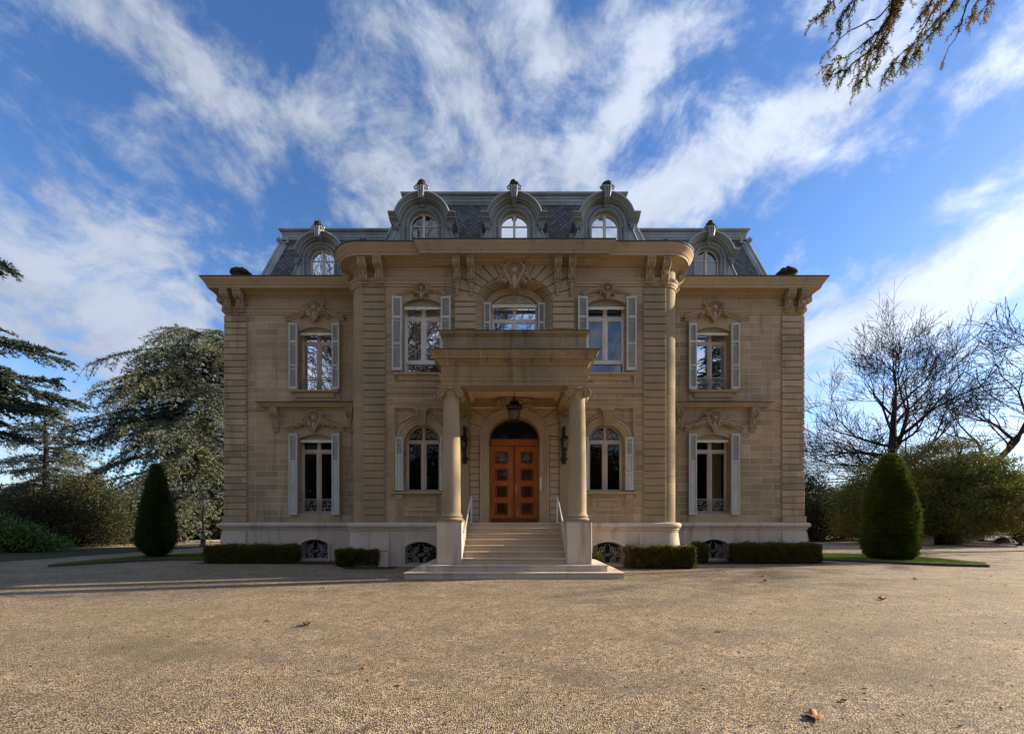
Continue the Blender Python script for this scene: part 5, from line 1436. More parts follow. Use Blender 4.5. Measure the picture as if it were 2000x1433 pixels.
bush('pine_shrub', 'rounded dark pine shrub left of the clipped cone', (-27.2, 25.5, 0), [(0,0,2.0,3.0,2.4,2.1),(-1.2,-.4,1.6,2.3,2,1.7),(1.4,0,1.5,2.2,2,1.6),(0.2,0.3,2.9,1.8,1.6,1.5)], 41, 'pine', 520, 70, 0.6, (0.16,0.045))
bush('laurel_bush', 'bright green leafy laurel at the lower left edge', (-24.6, 20.6, 0), [(-0.2,0,0.6,1.2,0.9,0.8),(-1.6,-.3,0.9,1.3,1.0,1.1),(1.0,0.4,0.3,0.9,0.7,0.4)], 43, 'laurel', 150, 42, 0.45, (0.14,0.065))
k = 0
for (bx, by, w, h, sd, lab, lm) in ((-33, 30, 4.0, 3.0, 51, 'low dark evergreen behind the laurel bush', 'far'), (-19.6, 38, 3.4, 3.2, 52, 'dark shrub behind the lamp post', 'far'), (-31, 38, 5.0, 3.8, 53, 'broad dark shrub under the blue cedar, left of its trunk', 'far'), (-24.4, 35, 2.6, 2.2, 54, 'small dark shrub under the blue cedar, beside its trunk', 'far'), (-41, 36, 6.0, 4.6, 55, 'big dark shrub under the pale cedar', 'far')):
    bush('evergreen_shrub', lab, (bx, by, 0), [(0,0,h*0.45,w,w*0.7,h*0.5),(w*0.4,0,h*0.35,w*0.6,w*0.5,h*0.4),(-w*0.4,0.3,h*0.5,w*0.55,w*0.5,h*0.5)], sd, lm, int(60*w), 60, 0.6, (0.18,0.07), group='dark shrubs under the trees')
def topiary(label, base, prof, seed, leafm, n, leaf, jit, group):
    """prof: (radius, height) from ground up"""
    rng = np.random.default_rng(seed); root = empty('clipped_cone', base); tag(root, label, 'topiary', group)
    pr = np.array(prof); zz = rng.uniform(pr[0, 1], pr[-1, 1], n*2); rr = np.interp(zz, pr[:, 1], pr[:, 0])
    keep = rng.random(n*2) < (rr+0.12)/pr[:, 0].max(); zz, rr = zz[keep], rr[keep]; m = len(zz)
    a = rng.uniform(0, 2*np.pi, m)
    lump = 0.03*np.sin(a*5+zz*3.1)+0.02*np.sin(a*9-zz*5.3)+0.035*np.sin(zz*31+2.0*np.sin(a*3)+0.8*np.sin(a*11))+0.02*np.sin(zz*23+3*np.sin(a*2))+rng.normal(scale=jit, size=m)
    R_ = np.maximum(rr+lump-0.10*rng.random(m)**2, 0.01)
    P = np.stack([R_*np.cos(a), R_*np.sin(a), zz], 1)+np.array(base)
    out = np.stack([np.cos(a), np.sin(a), np.full(m, 0.75)], 1)
    A = unit(out+rng.normal(size=out.shape)*0.42)
    V, Q = leaf_quads(P, A, leaf[0]*rng.uniform(0.6, 1.4, m), leaf[1]*rng.uniform(0.7, 1.3, m), rng)
    np_mesh('foliage', V, Q, M[leafm], root)
    mb = MB(); mb.lathe([(max(r-0.13, 0.0), z) for r, z in prof[:-1]]+[(0.0, prof[-1][1]-0.12)], base, 28); mb.build('dark_core', M['barkdark'], root, smooth=60)  # dark solid core added under the leaves to block see-through
    mb = MB(); mb.tube([(base[0], base[1], 0), (base[0], base[1], 0.5)], [0.16, 0.12], 8); mb.build('trunk', M['bark'], root)
    return root
dl = 17.0
topiary('dark spiky clipped yew cone on the left lawn', (px(306, dl), dl, 0.04), [(0.12,0.05),(0.32,0.28),(0.49,0.55),(0.52,0.85),(0.48,1.25),(0.38,1.9),(0.28,2.5),(0.19,3.05),(0.09,3.5),(0.02,3.80)], 61, 'yewdark', 36000, (0.16,0.022), 0.055, 'clipped yew cones on the lawns')
drr = 16.2
topiary('large plump clipped yew cone on the right lawn', (px(1738, drr), drr, 0.04), [(0.58,0.04),(0.71,0.25),(0.79,0.8),(0.80,1.2),(0.74,1.9),(0.63,2.6),(0.48,3.2),(0.34,3.65),(0.19,3.95),(0.03,4.10)], 62, 'yew', 90000, (0.12,0.018), 0.028, 'clipped yew cones on the lawns')

# box hedges in front of the plinth
def hedge(label, x0, x1, y0, y1, h, seed):
    rng = np.random.default_rng(seed); root = empty('box_hedge', ((x0+x1)/2, (y0+y1)/2, 0)); tag(root, label, 'hedge', 'low box hedges along the plinth')
    n = int(5200*((x1-x0)*(h*2+(y1-y0))+2*h*(y1-y0)))
    P = np.stack([rng.uniform(x0, x1, n), rng.uniform(y0, y1, n), rng.uniform(0.04, h, n)], 1)
    f = rng.choice(5, size=n, p=[.38,.14,.28,.10,.10]); dep = 0.10*rng.random(n)**2
    P[f == 0, 1] = y0+dep[f == 0]; P[f == 1, 1] = y1-dep[f == 1]; P[f == 2, 2] = h-dep[f == 2]; P[f == 3, 0] = x0+dep[f == 3]; P[f == 4, 0] = x1-dep[f == 4]
    N = np.zeros((n, 3)); N[f == 0, 1] = -1; N[f == 1, 1] = 1; N[f == 2, 2] = 1; N[f == 3, 0] = -1; N[f == 4, 0] = 1
    P += N*(0.025*np.sin(P[:, :1]*6+seed)+0.02*np.sin(P[:, :1]*14+P[:, 2:]*9))
    sh = rng.random(n) < 0.05; P[sh] += N[sh]*rng.uniform(0.02, 0.09, (sh.sum(), 1))
    A = unit(N+rng.normal(size=P.shape)*0.55+np.array([0, 0, 0.35]))
    V, Q = leaf_quads(P, A, 0.055*rng.uniform(0.6, 1.5, n), 0.026*rng.uniform(0.7, 1.3, n), rng)
    np_mesh('foliage', V, Q, M['hedge'], root)
    mb = MB(); mb.box(x0+0.09, x1-0.09, y0+0.09, y1-0.09, 0.0, h-0.09); mb.build('dark_core', M['barkdark'], root)  # opaque dark filling added inside so nothing shows through the leaves
    segs = []
    for i in range(int((x1-x0)*7)):
        p = np.array([rng.uniform(x0+0.05, x1-0.05), y0+rng.uniform(0.02, 0.08), 0.0]); q = p+rng.normal(scale=0.05, size=3); q[2] = h*rng.uniform(0.5, 0.8)
        polyline_segs(segs, [p, q], 0.008, 0.004)
    V, Q = seg_mesh(segs, 4); np_mesh('stem', V, Q, M['bark'], root)
def hx(x, d): return px(x, d)
hedge('long low box hedge under the left corner of the mansion', hx(403, 15.1), hx(571, 15.1), 15.0, 15.65, 0.62, 71)
hedge('short ragged box hedge left of the porch steps', hx(656, 13.9), hx(738, 13.9), 13.85, 14.35, 0.56, 72)
hedge('sunlit box hedge right of the porch steps', hx(1229, 13.3), hx(1356, 13.3), 13.25, 13.75, 0.68, 73)
hedge('short box hedge left of the right wing cellar window', hx(1357, 15.1), hx(1381, 15.1), 15.0, 15.5, 0.68, 74)
hedge('long low box hedge under the right corner of the mansion', hx(1438, 15.0), hx(1602, 15.0), 14.9, 15.55, 0.68, 75)
bush('young_box', 'small light box bush squeezed between steps and cellar grille', (px(1167, 13.0), 13.3, 0), [(0,0,0.28,0.13,0.2,0.30)], 76, 'hedge', 40, 40, 0.14, (0.05,0.025))
bush('young_box', 'thin dark sprig in front of the left cellar grille', (px(846, 13.0), 13.3, 0), [(0,0,0.35,0.12,0.18,0.35)], 77, 'far', 30, 30, 0.14, (0.05,0.025))

# ------------------------------------------------------------------ right side
LP = dict(wig=0.085, up=0.045, taper=0.62, rmin=0.013, ends=2, lat=0.50, a_end=(12, 34), a_lat=(28, 55), deep=3)
d1 = 42.0
rngl = random.Random(12); limbs = []
for (h, dx, dy, dz, L, r) in ((0.42,-1,0.1,0.12,5.0,.20),(0.46,0.9,-.4,0.45,4.6,.20),(0.50,-0.9,-.5,0.15,4.4,.17),(0.55,-.8,.6,.35,4.2,.17),(0.56,0.75,.3,1.0,5.6,.24),(0.62,-1,.2,.3,3.8,.15),
                              (0.64,0.5,-.6,1.0,4.6,.19),(0.70,-.8,-.3,.7,3.6,.14),(0.72,0.8,.4,.9,4.2,.16),(0.80,-.5,.5,.9,3.2,.12),(0.82,.6,-.2,.9,3.6,.13),(0.90,-.35,-.3,1,2.8,.10),(0.93,.4,.2,1,3.0,.10),(1.0,0,0,1,2.6,.10),(1.0,.3,.2,1,2.4,.08),(0.45,.3,1,.4,4,.15),(0.6,.1,-1,.5,3.6,.14),
                              (0.40,-1,-.3,-.05,4.6,.14),(0.38,-.9,.5,.05,4.4,.14),(0.44,1,.5,.2,4.4,.15)):
    limbs.append((h, dx, dy, dz, L, r, 5))
bt1 = bare_tree('bare_tree', 'tall leafless tree with a domed crown behind the right clipped cone', (px(1752, d1), d1, 0), [(a[0],a[1],a[2],a[3],a[4]*(0.72 if a[0] < 0.5 else 0.86),a[5],a[6]) for a in limbs], 101, LP, [(0,0,0),(-.1,0,3),(-.15,0,6),(-.5,0,9),(-.35,0,12.4),(-.1,0,15.2)], 0.75)
d2 = 34.0
LP2 = dict(LP); LP2.update(wig=0.16, up=0.07)
bare_tree('bare_tree', 'spreading leafless tree with a leaning trunk at the right edge', (px(1905, d2), d2, 0),
          [(0.35,-1,.2,.35,3.0,.14,4),(0.5,-.8,-.3,.7,3.0,.14,4),(0.62,.5,.3,.9,3.0,.15,4),(0.75,-.6,.2,.9,2.6,.13,4),(0.85,.9,-.2,.5,3.0,.13,5),(1.0,.6,0,.8,2.6,.12,5),(1,-.2,.1,1,2.4,.10,4)], 107, LP2, [(0,0,0),(.2,0,3.5),(1.4,0,6.2),(3.4,0,8.2),(4.2,0,10.0)], 0.50)
nt1 = bare_tree('bare_tree', 'leafless tree outside the right edge, only its twig tips showing', (38.6, 24.5, 0),
          [(0.45,-1,.2,.35,3.2,.15,5),(0.55,-.8,-.5,.5,3.2,.14,5),(0.65,.8,.3,.6,3.2,.14,5),(0.75,-.9,.3,.6,2.8,.12,5),(0.85,.5,-.6,.8,2.8,.12,5),(1,-.4,0,1,2.8,.11,5),(1,.4,.2,.9,2.8,.11,5)], 113, LP, [(0,0,0),(.1,0,4),(-.1,.1,8),(0,0,11.5)], 0.45)
bush('spreading_yew', 'broad olive spreading yew behind the right clipped cone', (px(1850, 28), 28.0, 0), [(0,0,3.0,4.6,3.0,2.7),(-3.2,0.5,3.1,3.0,2.4,2.8),(2.6,0,2.8,3.2,2.4,2.2),(-0.6,0,5.3,2.8,2.2,1.7),(2.2,0.3,4.5,3.0,2.2,1.7),(-5.0,1.0,2.2,1.8,2,2.1),(4.2,-.4,2.0,2.2,1.8,1.2),(-1.0,0.8,1.3,4.6,2.0,1.3)], 121, 'wideyew', 1900, 75, 0.85, (0.20,0.045), cat='tree', trunk=(3.4, 0.45), flat=0.35, inner=0.6, down=0.15)
for (x, y, d, w, h, sd, lab) in ((1590,0,32,1.6,4.0,131,'dark evergreen at the right corner of the mansion'),(1640,0,33,2.4,4.7,132,'dark evergreen left of the right clipped cone'),(1700,0,35,2.6,5.6,133,'dark evergreen hidden behind the right clipped cone'),(1990,0,34,3.0,5.6,134,'dark shrub at the right edge beyond the yew'),(1780,0,36,3,4.6,135,'dark shrub behind the spreading yew')):
    bush('evergreen_shrub', lab, (px(x, d), d, 0), [(0,0,h*0.42,w,w*0.8,h*0.46),(w*0.35,0,h*0.35,w*0.7,w*0.6,h*0.4),(-w*0.2,0.3,h*0.62,w*0.7,w*0.5,h*0.38)], sd, 'far', int(110*w), 65, 0.6, (0.17,0.06), group='dark shrubs under the trees')
bush('small_tree', 'small round tree seen just past the right wing', (px(1582, 38), 38, 0), [(0,0,4.4,1.3,1.2,1.5),(0.7,0,3.6,1.0,1,1.0),(-.3,0,3.0,1.2,1,1.2)], 141, 'far', 110, 45, 0.6, (0.2,0.1), cat='tree', trunk=(3.6, 0.14))
bush('clipped_hedge', 'low green hedge behind the stone block at the right', (px(1870, 29.5), 29.5, 0), [(-1.4,0,0.6,1.0,0.5,0.75),(0,0,0.6,1.0,0.5,0.75)], 143, 'yew', 160, 60, 0.4, (0.10,0.04), cat='hedge')
db = 27.4
mb = MB(); mb.cbox(px(1801, db), px(1825, db), db, db+0.7, 0.0, 0.66, 0.03); tag(mb.build('stone_block', M['concrete']), 'low pinkish stone block beside the spreading yew', 'block')
rng0 = random.Random(3)
mb = MB()
for (dx, r) in ((0, .42), (.45, .3), (-.35, .25)): mb.ball((px(1960, 28)+dx, 28, r*0.5), (r, r*0.8, r*0.7), 10, 7)
mb.v = [(a+rng0.uniform(-.03,.03), b+rng0.uniform(-.03,.03), c+rng0.uniform(-.03,.03)) for a, b, c in mb.v]
tag(mb.build('boulder', M['rock'], None, 60), 'dark lumpy boulder near the right edge', 'rock')
mb = MB(); mb.lathe([(0.22,0),(0.24,0.05),(0.10,0.12),(0.12,0.2),(0.35,0.42),(0.40,0.55),(0.34,0.56),(0.30,0.48),(0.0,0.46)], (px(1994, 26.5), 26.5, 0), 20)
tag(mb.build('garden_urn', M['kerb'], None, 40), 'wide stone urn at the far right edge', 'urn')

# ---- evergreen whose hanging twigs enter at the top right
ev = empty('overhanging_evergreen', (9.6, 3.1, 0)); tag(ev, 'evergreen twigs hanging into the sky at the top right', 'tree')
rng = np.random.default_rng(151); segs = []; NP = []; NA = []
polyline_segs(segs, [np.array(p, dtype=float) for p in ((9.6,3.1,0),(9.5,3.1,3),(9.7,3.0,7),(9.5,3.0,11),(9.5,3.0,13))], 0.35, 0.08)
def sprig(p, d, L, nd=0.03, dens=1.0):
    m = max(4, int(L/0.007)); U = np.linspace(0, 1, m)
    d2_ = unit(np.array([0, 0, -1.0])+rng.normal(scale=0.25, size=3))
    pp = p+d*L*(U-0.4*U**2)[:, None]+d2_*(L*0.55*U**2)[:, None]
    polyline_segs(segs, [pp[0], pp[m//3], pp[2*m//3], pp[-1]], 0.0028, 0.0012)
    tg = unit(np.gradient(pp, axis=0))
    for _ in range(2):
        rad = rng.normal(size=pp.shape)
        k = rng.random(m) < dens
        NP.append(pp[k]); NA.append(unit(tg*0.7+unit(rad)*0.8)[k])
def q3(x, y, d): return np.array([px(x, d), d, pz(y, d)])
brs = [([(1800,-90),(1760,0),(1715,62),(1660,108),(1617,126)], 4.5, 1.0), ([(1745,-30),(1738,60),(1705,120),(1672,176)], 4.4, .8), ([(1745,20),(1700,95),(1655,135),(1617,146)], 4.55, 1),
       ([(1930,-90),(1860,10),(1800,70),(1745,120),(1725,155)], 4.7, 1), ([(1850,-20),(1800,60),(1765,120)], 4.6, 1), ([(1680,-70),(1625,5),(1588,45)], 4.4, .7), ([(1710,-60),(1660,10),(1640,40)], 4.3, .8),
       ([(1905,-40),(1885,25),(1872,60),(1845,112)], 4.9, .25), ([(1965,-60),(1935,-10),(1925,25)], 5.0, .7), ([(1925,-50),(1905,10),(1895,42)], 4.9, .8), ([(1780,-50),(1745,5),(1735,40)], 4.35, 1.2), ([(1840,-60),(1815,10),(1800,25)], 4.5, 1),
       ([(1800,-70),(1720,30),(1660,60),(1613,105)], 4.6, .12), ([(1745,40),(1690,120),(1675,150)], 4.7, .9), ([(1690,-50),(1660,30),(1632,60)], 4.5, .3), ([(1900,-60),(1840,40),(1790,100),(1770,125)], 4.5, .9)]
for pts, d, dn in brs:
    q = [q3(x, y, d+0.15*i) for i, (x, y) in enumerate(pts)][::1]
    fine = []
    for i in range(len(q)-1):
        for t in np.linspace(0, 1, 6)[:-1]: fine.append(q[i]*(1-t)+q[i+1]*t+rng.normal(scale=0.008, size=3))
    fine.append(q[-1]); polyline_segs(segs, fine, 0.011, 0.003)
    up = q[0]+np.array([1.6, -0.3, 0.9])
    if pts[0][1] < -45: polyline_segs(segs, [q[0], (q[0]+up)/2+np.array([0, 0, .25]), up, np.array([9.6, 3.1, up[2]+0.5])], 0.009, 0.045)
    n = int(22*dn*len(q)/3)
    for i in range(n):
        f = rng.uniform(0.0, len(fine)-1.01); j = int(f); p = fine[j]+(fine[j+1]-fine[j])*(f-j)
        t = unit(fine[j+1]-fine[j]); dd = unit(t*0.8+rng.normal(scale=0.6, size=3)+np.array([0, 0, -0.35]))
        sprig(p, dd, rng.uniform(0.06, 0.19), dens=0.9)
    sprig(fine[-1], unit(fine[-1]-fine[-3]), 0.12)
# crown above and beside the frame
for i in range(46):
    az = rng.uniform(0, 2*np.pi); z = rng.uniform(7.4, 12.8); L = rng.uniform(1.4, 3.2)*(1.1-(z-7)/9)
    p = np.array([9.55, 3.05, z]); dv = np.array([math.cos(az), math.sin(az), 0.25])
    fine = [p+dv*L*t-np.array([0, 0, 0.5*L*t*t]) for t in np.linspace(0, 1, 8)]
    if any(abs(f_[0]) < 1.30*f_[1] and f_[2]-1.5 < 1.30*f_[1] for f_ in fine): continue
    polyline_segs(segs, fine, 0.03, 0.008)
    for _ in range(22):
        f = rng.uniform(1, 6.9); j = int(f); q = fine[j]+(fine[j+1]-fine[j])*(f-j)
        m = 16; pp = q+unit(dv*0.5+rng.normal(scale=0.7, size=3)+np.array([0, 0, -.4]))*np.linspace(0, 0.5, m)[:, None]
        NP.append(pp); NA.append(unit(rng.normal(size=pp.shape)+np.array([0, 0, -.3])))
V, Q = seg_mesh(segs, 5); np_mesh('trunk', V, Q, M['barkdark'], ev, True)
P = np.concatenate(NP); A = np.concatenate(NA); n = len(P)
V, Q = leaf_quads(P, A, 0.036*rng.uniform(0.7, 1.3, n), 0.0080*rng.uniform(0.8, 1.2, n), rng); np_mesh('crown', V, Q, M['sprig'], ev)

# ---- trees across the drive, behind the viewer: the windows mirror them
for i, (x, y, rz, s) in enumerate(((-11.5, -8, 0.4, 1.2), (-17, -14, 2.0, 1.35), (-5, -17, 3.3, 1.4))):
    c = copy_tree(bt1); c.location = (x, y, 0); c.rotation_euler = (0, 0, rz); c.scale = (s, s, s)
    tag(c, 'tall leafless tree across the drive, mirrored in the left upper windows', 'tree', 'leafless trees mirrored in the windows')
c = copy_tree(fir1); c.location = (20, -9, 0); c.rotation_euler = (0, 0, 1.0); tag(c, 'dark fir across the drive, mirrored in the right wing windows', 'tree')
for i, (x, y, w, h) in enumerate(((-26,-26,9,12.5),(-9,-30,9,12),(8,-30,9,12.5),(26,-28,9,13))):
    bush('mirrored_shrub', 'dark evergreen belt across the drive, mirrored in the ground floor windows', (x, y, 0), [(0,0,h*.45,w,w*.4,h*.5),(w*.4,0,h*.4,w*.6,w*.4,h*.55)], 160+i, 'far', 520, 40, 1.5, (0.6,0.28), group='evergreens mirrored in the windows', cat='tree')
# far wood closing the view on both sides
def far_wood(label, pts, h, seed):
    rng = np.random.default_rng(seed); C = []
    for (x0, y0), (x1, y1) in zip(pts[:-1], pts[1:]):
        n = int(math.hypot(x1-x0, y1-y0)*9); t = rng.random(n)
        top = h*(0.75+0.25*np.sin(t*9+seed)+0.12*np.sin(t*31))
        C.append(np.stack([x0+(x1-x0)*t+rng.normal(scale=1.5, size=n), y0+(y1-y0)*t+rng.normal(scale=1.5, size=n), rng.random(n)**0.8*top], 1))
    C = np.concatenate(C); k = len(C); P = np.repeat(C, 36, axis=0)+rng.normal(scale=0.55, size=(k*36, 3)); A = unit(rng.normal(size=P.shape)+np.array([0, 0, .3])); n = len(P)
    V, Q = leaf_quads(P, A, 0.42*rng.uniform(0.6, 1.4, n), 0.2, rng); tag(np_mesh('far_wood', V, Q, M['far']), label, 'wood', None, 'stuff')
far_wood('distant dark wood on the left horizon', [(-110,40),(-60,58),(-14,66)], 6.0, 181)
far_wood('distant dark wood on the right horizon', [(14,66),(52,60),(110,40)], 6.0, 182)
# ------------------------------------------------------------------ lamp post on the left
dp_ = 25.6
lx = px(396.5, dp_); lp = empty('lamp_post', (lx, dp_, 0)); tag(lp, 'slim dark lamp post with glazed lantern below the cedar', 'lamp post')
mb = MB(); mb.lathe([(0.20,0),(0.20,0.10),(0.14,0.14),(0.13,0.45),(0.15,0.48),(0.08,0.55),(0.06,0.7),(0.05,1.5),(0.065,1.52),(0.045,1.56),(0.035,2.45),(0.06,2.48),(0.03,2.52),(0.05,2.58)], (lx, dp_, 0), 14)
mb.tube([(lx-0.18, dp_, 2.36), (lx+0.18, dp_, 2.36)], 0.018, 6); mb.build('post', M['lampgrey'], lp, smooth=40)
lantern_body(lp, lx, dp_, 2.58, 0.17, 0.36, ('lampgrey', 'lampglass'))

# ------------------------------------------------------------------ fallen leaves
def fallen_leaf(label, x, y, size, seed, flat=1.0):
    rng = random.Random(seed); d = F*EYE/(y-HY); X = px(x, d)
    root_z = 0.012
    mb = MB(); n = 30; vs = [(0, 0, 0)]
    for ring, f in ((1, 0.5), (2, 1.0)):
        for i in range(n):
            a = 2*PI*i/n; rad = 0.5*size*(0.74+0.26*abs(math.cos(2.5*a)))*(1+0.08*rng.uniform(-1, 1))*f
            xx, yy = rad*math.cos(a), rad*math.sin(a)*0.75
            zz = flat*(0.9*xx*xx/size+0.55*yy*yy/size*(1 if math.sin(a) > 0 else 1.5))*1.5+0.04*size*math.sin(3*a+seed)*f
            vs.append((xx, yy, zz))
    fs = [(0, 1+i, 1+(i+1) % n) for i in range(n)]+[(1+i, 1+n+i, 1+n+(i+1) % n, 1+(i+1) % n) for i in range(n)]
    rm = Matrix.Rotation(rng.uniform(0, 6.28), 3, 'Z') @ Matrix.Rotation(rng.uniform(-.35, .35), 3, 'X')
    vs = [rm @ Vector(v) for v in vs]; zm = min(v.z for v in vs)
    mb.add([(v.x+X, v.y+d, v.z-zm+0.004) for v in vs], fs)
    st = rm @ Vector((-0.5*size, 0, 0.1*size)); e = rm @ Vector((-0.95*size, 0.1*size, 0.0))
    mb.tube([(X, d, -zm+0.006), (st.x+X, st.y+d, st.z-zm+0.006), (e.x+X, e.y+d, 0.008)], 0.012*size+0.0008, 4)
    o = mb.build('fallen_leaf', M['deadleaf'], None, 60)
    o.modifiers.new('thickness', 'SOLIDIFY').thickness = 0.0015
    tag(o, label, 'leaf', 'dead leaves lying on the gravel')
for a in (('large curled brown leaf on the gravel at the bottom right', 1590, 1400, 0.17, 1, 0.55), ('curled tan leaf alone on the gravel left of the middle', 600, 1221, 0.15, 2, 1.2), ('small flat orange leaf low in the middle of the gravel', 712, 1304, 0.055, 3, .4),
          ('thin rusty leaf scrap below the orange leaf', 780, 1338, 0.06, 4, .5), ('curled brown leaf on the gravel below the right clipped cone', 1725, 1171, 0.17, 5, 1.3), ('brown leaf right of the porch steps, nearer of the pair', 1492, 1135, 0.15, 6, 1.2),
          ('brown leaf right of the porch steps, farther of the pair', 1489, 1126, 0.12, 7, 1), ('flat orange leaf on the gravel right of the middle', 1405, 1233, 0.10, 8, .3), ('brown leaf beside the right lawn kerb', 1787, 1131, 0.14, 9, 1), ('dark little leaf left of the curled tan leaf', 524, 1212, 0.09, 10, .8),
          ('small dark leaf in the shaded gravel left of the steps', 632, 1149, 0.12, 11, .8), ('dark crumpled leaf just above the large curled leaf', 1647, 1369, 0.06, 12, 1), ('pale leaf fleck at the left edge of the gravel', 27, 1164, 0.12, 13, .6)): fallen_leaf(*a)
# small litter of twigs and leaf crumbs over the drive
rng = np.random.default_rng(191); n = 2600
yy = 2.7+12.0*rng.random(n)**1.5; xx = rng.uniform(-1.3, 1.3, n)*yy
P = np.stack([xx, yy, np.full(n, 0.006)], 1); k = (np.abs(xx) > 3.1) | (yy < 10.6); P = P[k]; n = len(P)
a = rng.uniform(0, 6.28, n); A = unit(np.stack([np.cos(a), np.sin(a), rng.uniform(0.0, 0.25, n)], 1))
V, Q = leaf_quads(P, A, rng.uniform(0.012, 0.05, n), rng.uniform(0.004, 0.014, n), rng)
tag(np_mesh('leaf_litter', V, Q, M['litter']), 'dark crumbs of twig and leaf scattered over the gravel', 'litter', None, 'stuff')
# grass blades on the two lawns
def blades(pts, n, seed, label):
    rng = np.random.default_rng(seed); pts = np.array(pts); lo, hi = pts.min(0), pts.max(0); out = []
    from mathutils.geometry import intersect_point_line
    def inside(p):
        c = False; j = len(pts)-1
        for i in range(len(pts)):
            if (pts[i][1] > p[1]) != (pts[j][1] > p[1]) and p[0] < (pts[j][0]-pts[i][0])*(p[1]-pts[i][1])/(pts[j][1]-pts[i][1])+pts[i][0]: c = not c
            j = i
        return c
    c = rng.uniform(lo, hi, (n, 2)); c = np.array([p for p in c if inside(p)]); m = len(c)
    P = np.concatenate([c, np.full((m, 1), 0.048)], 1); A = unit(rng.normal(scale=0.35, size=(m, 3))+np.array([0, 0, 1]))
    V, Q = leaf_quads(P, A, rng.uniform(0.03, 0.075, m), 0.010, rng)
    tag(np_mesh('lawn_grass', V, Q, M['grass']), label, 'grass', None, 'stuff')
blades(lawn_r, 30000, 171, 'short bright green grass on the right lawn'); blades(lawn_l, 24000, 172, 'short dull green grass on the left lawn')
# ------------------------------------------------------------------ camera, sun, sky
cam_d = bpy.data.cameras.new('camera'); cam = bpy.data.objects.new('camera', cam_d); COL.objects.link(cam)
cam.location = (0, 0, EYE); cam.rotation_euler = (R(90), 0, 0)
cam_d.sensor_fit = 'HORIZONTAL'; cam_d.sensor_width = 36.0; cam_d.lens = F/2000*36
cam_d.shift_x = -(CX-1000)/2000; cam_d.shift_y = (HY-716.5)/2000
cam_d.clip_start = 0.05; cam_d.clip_end = 3000
sc.camera = cam
sd = bpy.data.lights.new('sun', 'SUN'); sd.energy = 5.0; sd.angle = R(0.53); sd.color = (1.0, 0.84, 0.62)
so = bpy.data.objects.new('sun', sd); COL.objects.link(so); so.location = (40, 8, 30)
sdir = Vector((math.cos(R(SUN_EL))*math.cos(R(SUN_AZ)), math.cos(R(SUN_EL))*math.sin(R(SUN_AZ)), math.sin(R(SUN_EL))))
so.rotation_euler = sdir.to_track_quat('Z', 'Y').to_euler()
w = bpy.data.worlds.new('World'); sc.world = w; w.use_nodes = True
w.node_tree.nodes.clear(); nt = NT(w.node_tree)
out = nt.n('OutputWorld'); bg = nt.n('Background', {'Strength': 0.14}); nt.t.links.new(bg.outputs[0], out.inputs[0])
sky = nt.n('TexSky', sky_type='NISHITA', sun_disc=False, sun_elevation=R(SUN_EL), sun_rotation=R(90-SUN_AZ), air_density=1.0, dust_density=0.4, ozone_density=3.0, altitude=400)
hs = nt.n('HueSaturation', {'Hue': 0.507, 'Saturation': 1.17, 'Value': 0.70, 'Color': sky.outputs[0]})
D = nt.vm('NORMALIZE', nt.n('TexCoord').outputs['Generated'])
X, Y, Z = nt.sep(D)
zc = nt.m('MAXIMUM', Z, 0.04)
U, V = nt.m('DIVIDE', X, zc), nt.m('DIVIDE', Y, zc)           # a level cloud deck
yc = nt.m('MAXIMUM', Y, 0.08)
A, B = nt.m('DIVIDE', X, yc), nt.m('DIVIDE', Z, yc)
blobs = [  # bearing of each cloud bank: centre, half sizes, slope, weight
 (60,600,330,100,-27,1.15),(110,400,300,60,-33,0.75),(430,150,330,95,-33,0.75),(890,120,170,230,0,0.85),(720,300,170,60,-55,0.65),
 (530,330,110,55,-60,0.42),(1000,325,130,70,20,0.95),(1130,80,170,75,35,0.8),(1215,210,270,45,58,0.95),(1500,275,430,75,27,1.1),
 (1240,410,170,50,30,0.75),(1900,500,310,80,27,1.45),(1690,630,200,65,12,1.0),(1960,110,170,32,52,0.6),(1640,130,150,60,40,0.6),(250,70,260,60,-38,0.55),(380,330,190,55,-48,0.5),(380,700,200,90,-20,0.5),(720,430,120,50,0,0.45)]
acc = None
for (bx, by, rx, ry, ang, wt) in blobs:
    a0, b0 = (bx-CX)/F, (HY-by)/F
    ca, sa = math.cos(R(ang)), math.sin(R(ang))
    da, db = nt.m('SUBTRACT', A, a0), nt.m('SUBTRACT', B, b0)
    p = nt.m('MULTIPLY', nt.m('ADD', nt.m('MULTIPLY', da, ca), nt.m('MULTIPLY', db, sa)), F/rx)
    q = nt.m('MULTIPLY', nt.m('SUBTRACT', nt.m('MULTIPLY', db, ca), nt.m('MULTIPLY', da, sa)), F/ry)
    e = nt.m('MULTIPLY', nt.m('EXPONENT', nt.m('MULTIPLY', nt.m('ADD', nt.m('MULTIPLY', p, p), nt.m('MULTIPLY', q, q)), -0.9)), wt)
    acc = e if acc is None else nt.m('ADD', acc, e)
acc = nt.m('MULTIPLY', acc, nt.m('GREATER_THAN', Y, 0.1))
back_fill = nt.m('MULTIPLY', nt.m('LESS_THAN', Y, 0.1), 0.50)  # unseen cloud added behind the viewer to neutralise light on the front
P3 = nt.comb(U, V, 0.0)
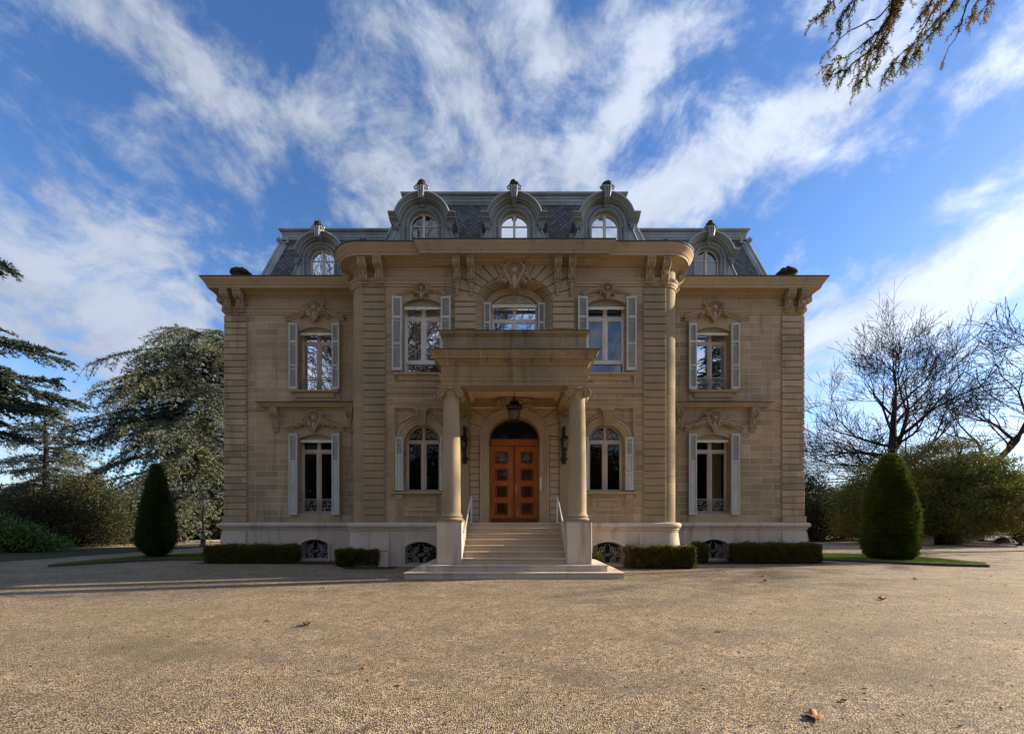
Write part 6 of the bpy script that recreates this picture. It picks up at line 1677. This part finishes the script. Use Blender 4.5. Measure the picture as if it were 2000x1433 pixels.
n1 = nt.noise(nt.scale(P3, (3.4, 2.3, 1)), 1.0, 12, 0.60, 0.7)
n2 = nt.noise(nt.scale(D, (5.0, 5.0, 6.5)), 1.0, 12, 0.62, 0.5)
n3 = nt.noise(nt.scale(D, (15.0, 15.0, 19.0)), 1.0, 10, 0.66, 0.3)
dens = nt.m('ADD', nt.m('ADD', nt.m('ADD', nt.m('MULTIPLY', acc, 0.56), 0.13), back_fill), nt.m('ADD', nt.m('MULTIPLY', nt.m('SUBTRACT', n1, 0.5), 0.75), nt.m('ADD', nt.m('MULTIPLY', nt.m('SUBTRACT', n3, 0.5), 1.25), nt.m('MULTIPLY', nt.m('SUBTRACT', n2, 0.5), 2.5))))
dens = nt.m('ADD', dens, nt.ramp(Z, 0.0, 0.25, 0.45, 0.0))
dens = nt.ramp(dens, 0.05, 0.92)
# clouds are brighter towards the sun
sd_ = nt.m('MAXIMUM', nt.vm('DOT_PRODUCT', D, nt.n('CombineXYZ', {0: sdir.x, 1: sdir.y, 2: sdir.z}).outputs[0]), 0.0)
lum = nt.m('ADD', 1.85, nt.m('MULTIPLY', nt.m('POWER', sd_, 2.0), 1.5))
cc = nt.n('VectorMath', operation='SCALE'); nt.set(cc.inputs[0], nt.comb(0.91, 1.0, 1.19)); nt.set(cc.inputs['Scale'], nt.m('MULTIPLY', lum, nt.ramp(n2, 0.32, 0.66, 0.80, 1.12)))
col = nt.mix(nt.m('MULTIPLY', dens, 0.93), hs.outputs[0], cc.outputs[0])
nt.set(bg.inputs['Color'], col)
sc.view_settings.view_transform = 'Standard'; sc.view_settings.look = 'None'
sc.view_settings.exposure = 1.2; sc.view_settings.gamma = 1.0; sc.view_settings.use_curve_mapping = False
sc.render.engine = 'CYCLES'
cy = sc.cycles
cy.use_denoising = True; cy.max_bounces = 6; cy.diffuse_bounces = 4; cy.glossy_bounces = 3; cy.transparent_max_bounces = 12; cy.transmission_bounces = 3
cy.use_adaptive_sampling = True; cy.adaptive_threshold = 0.01; cy.caustics_reflective = False; cy.caustics_refractive = False
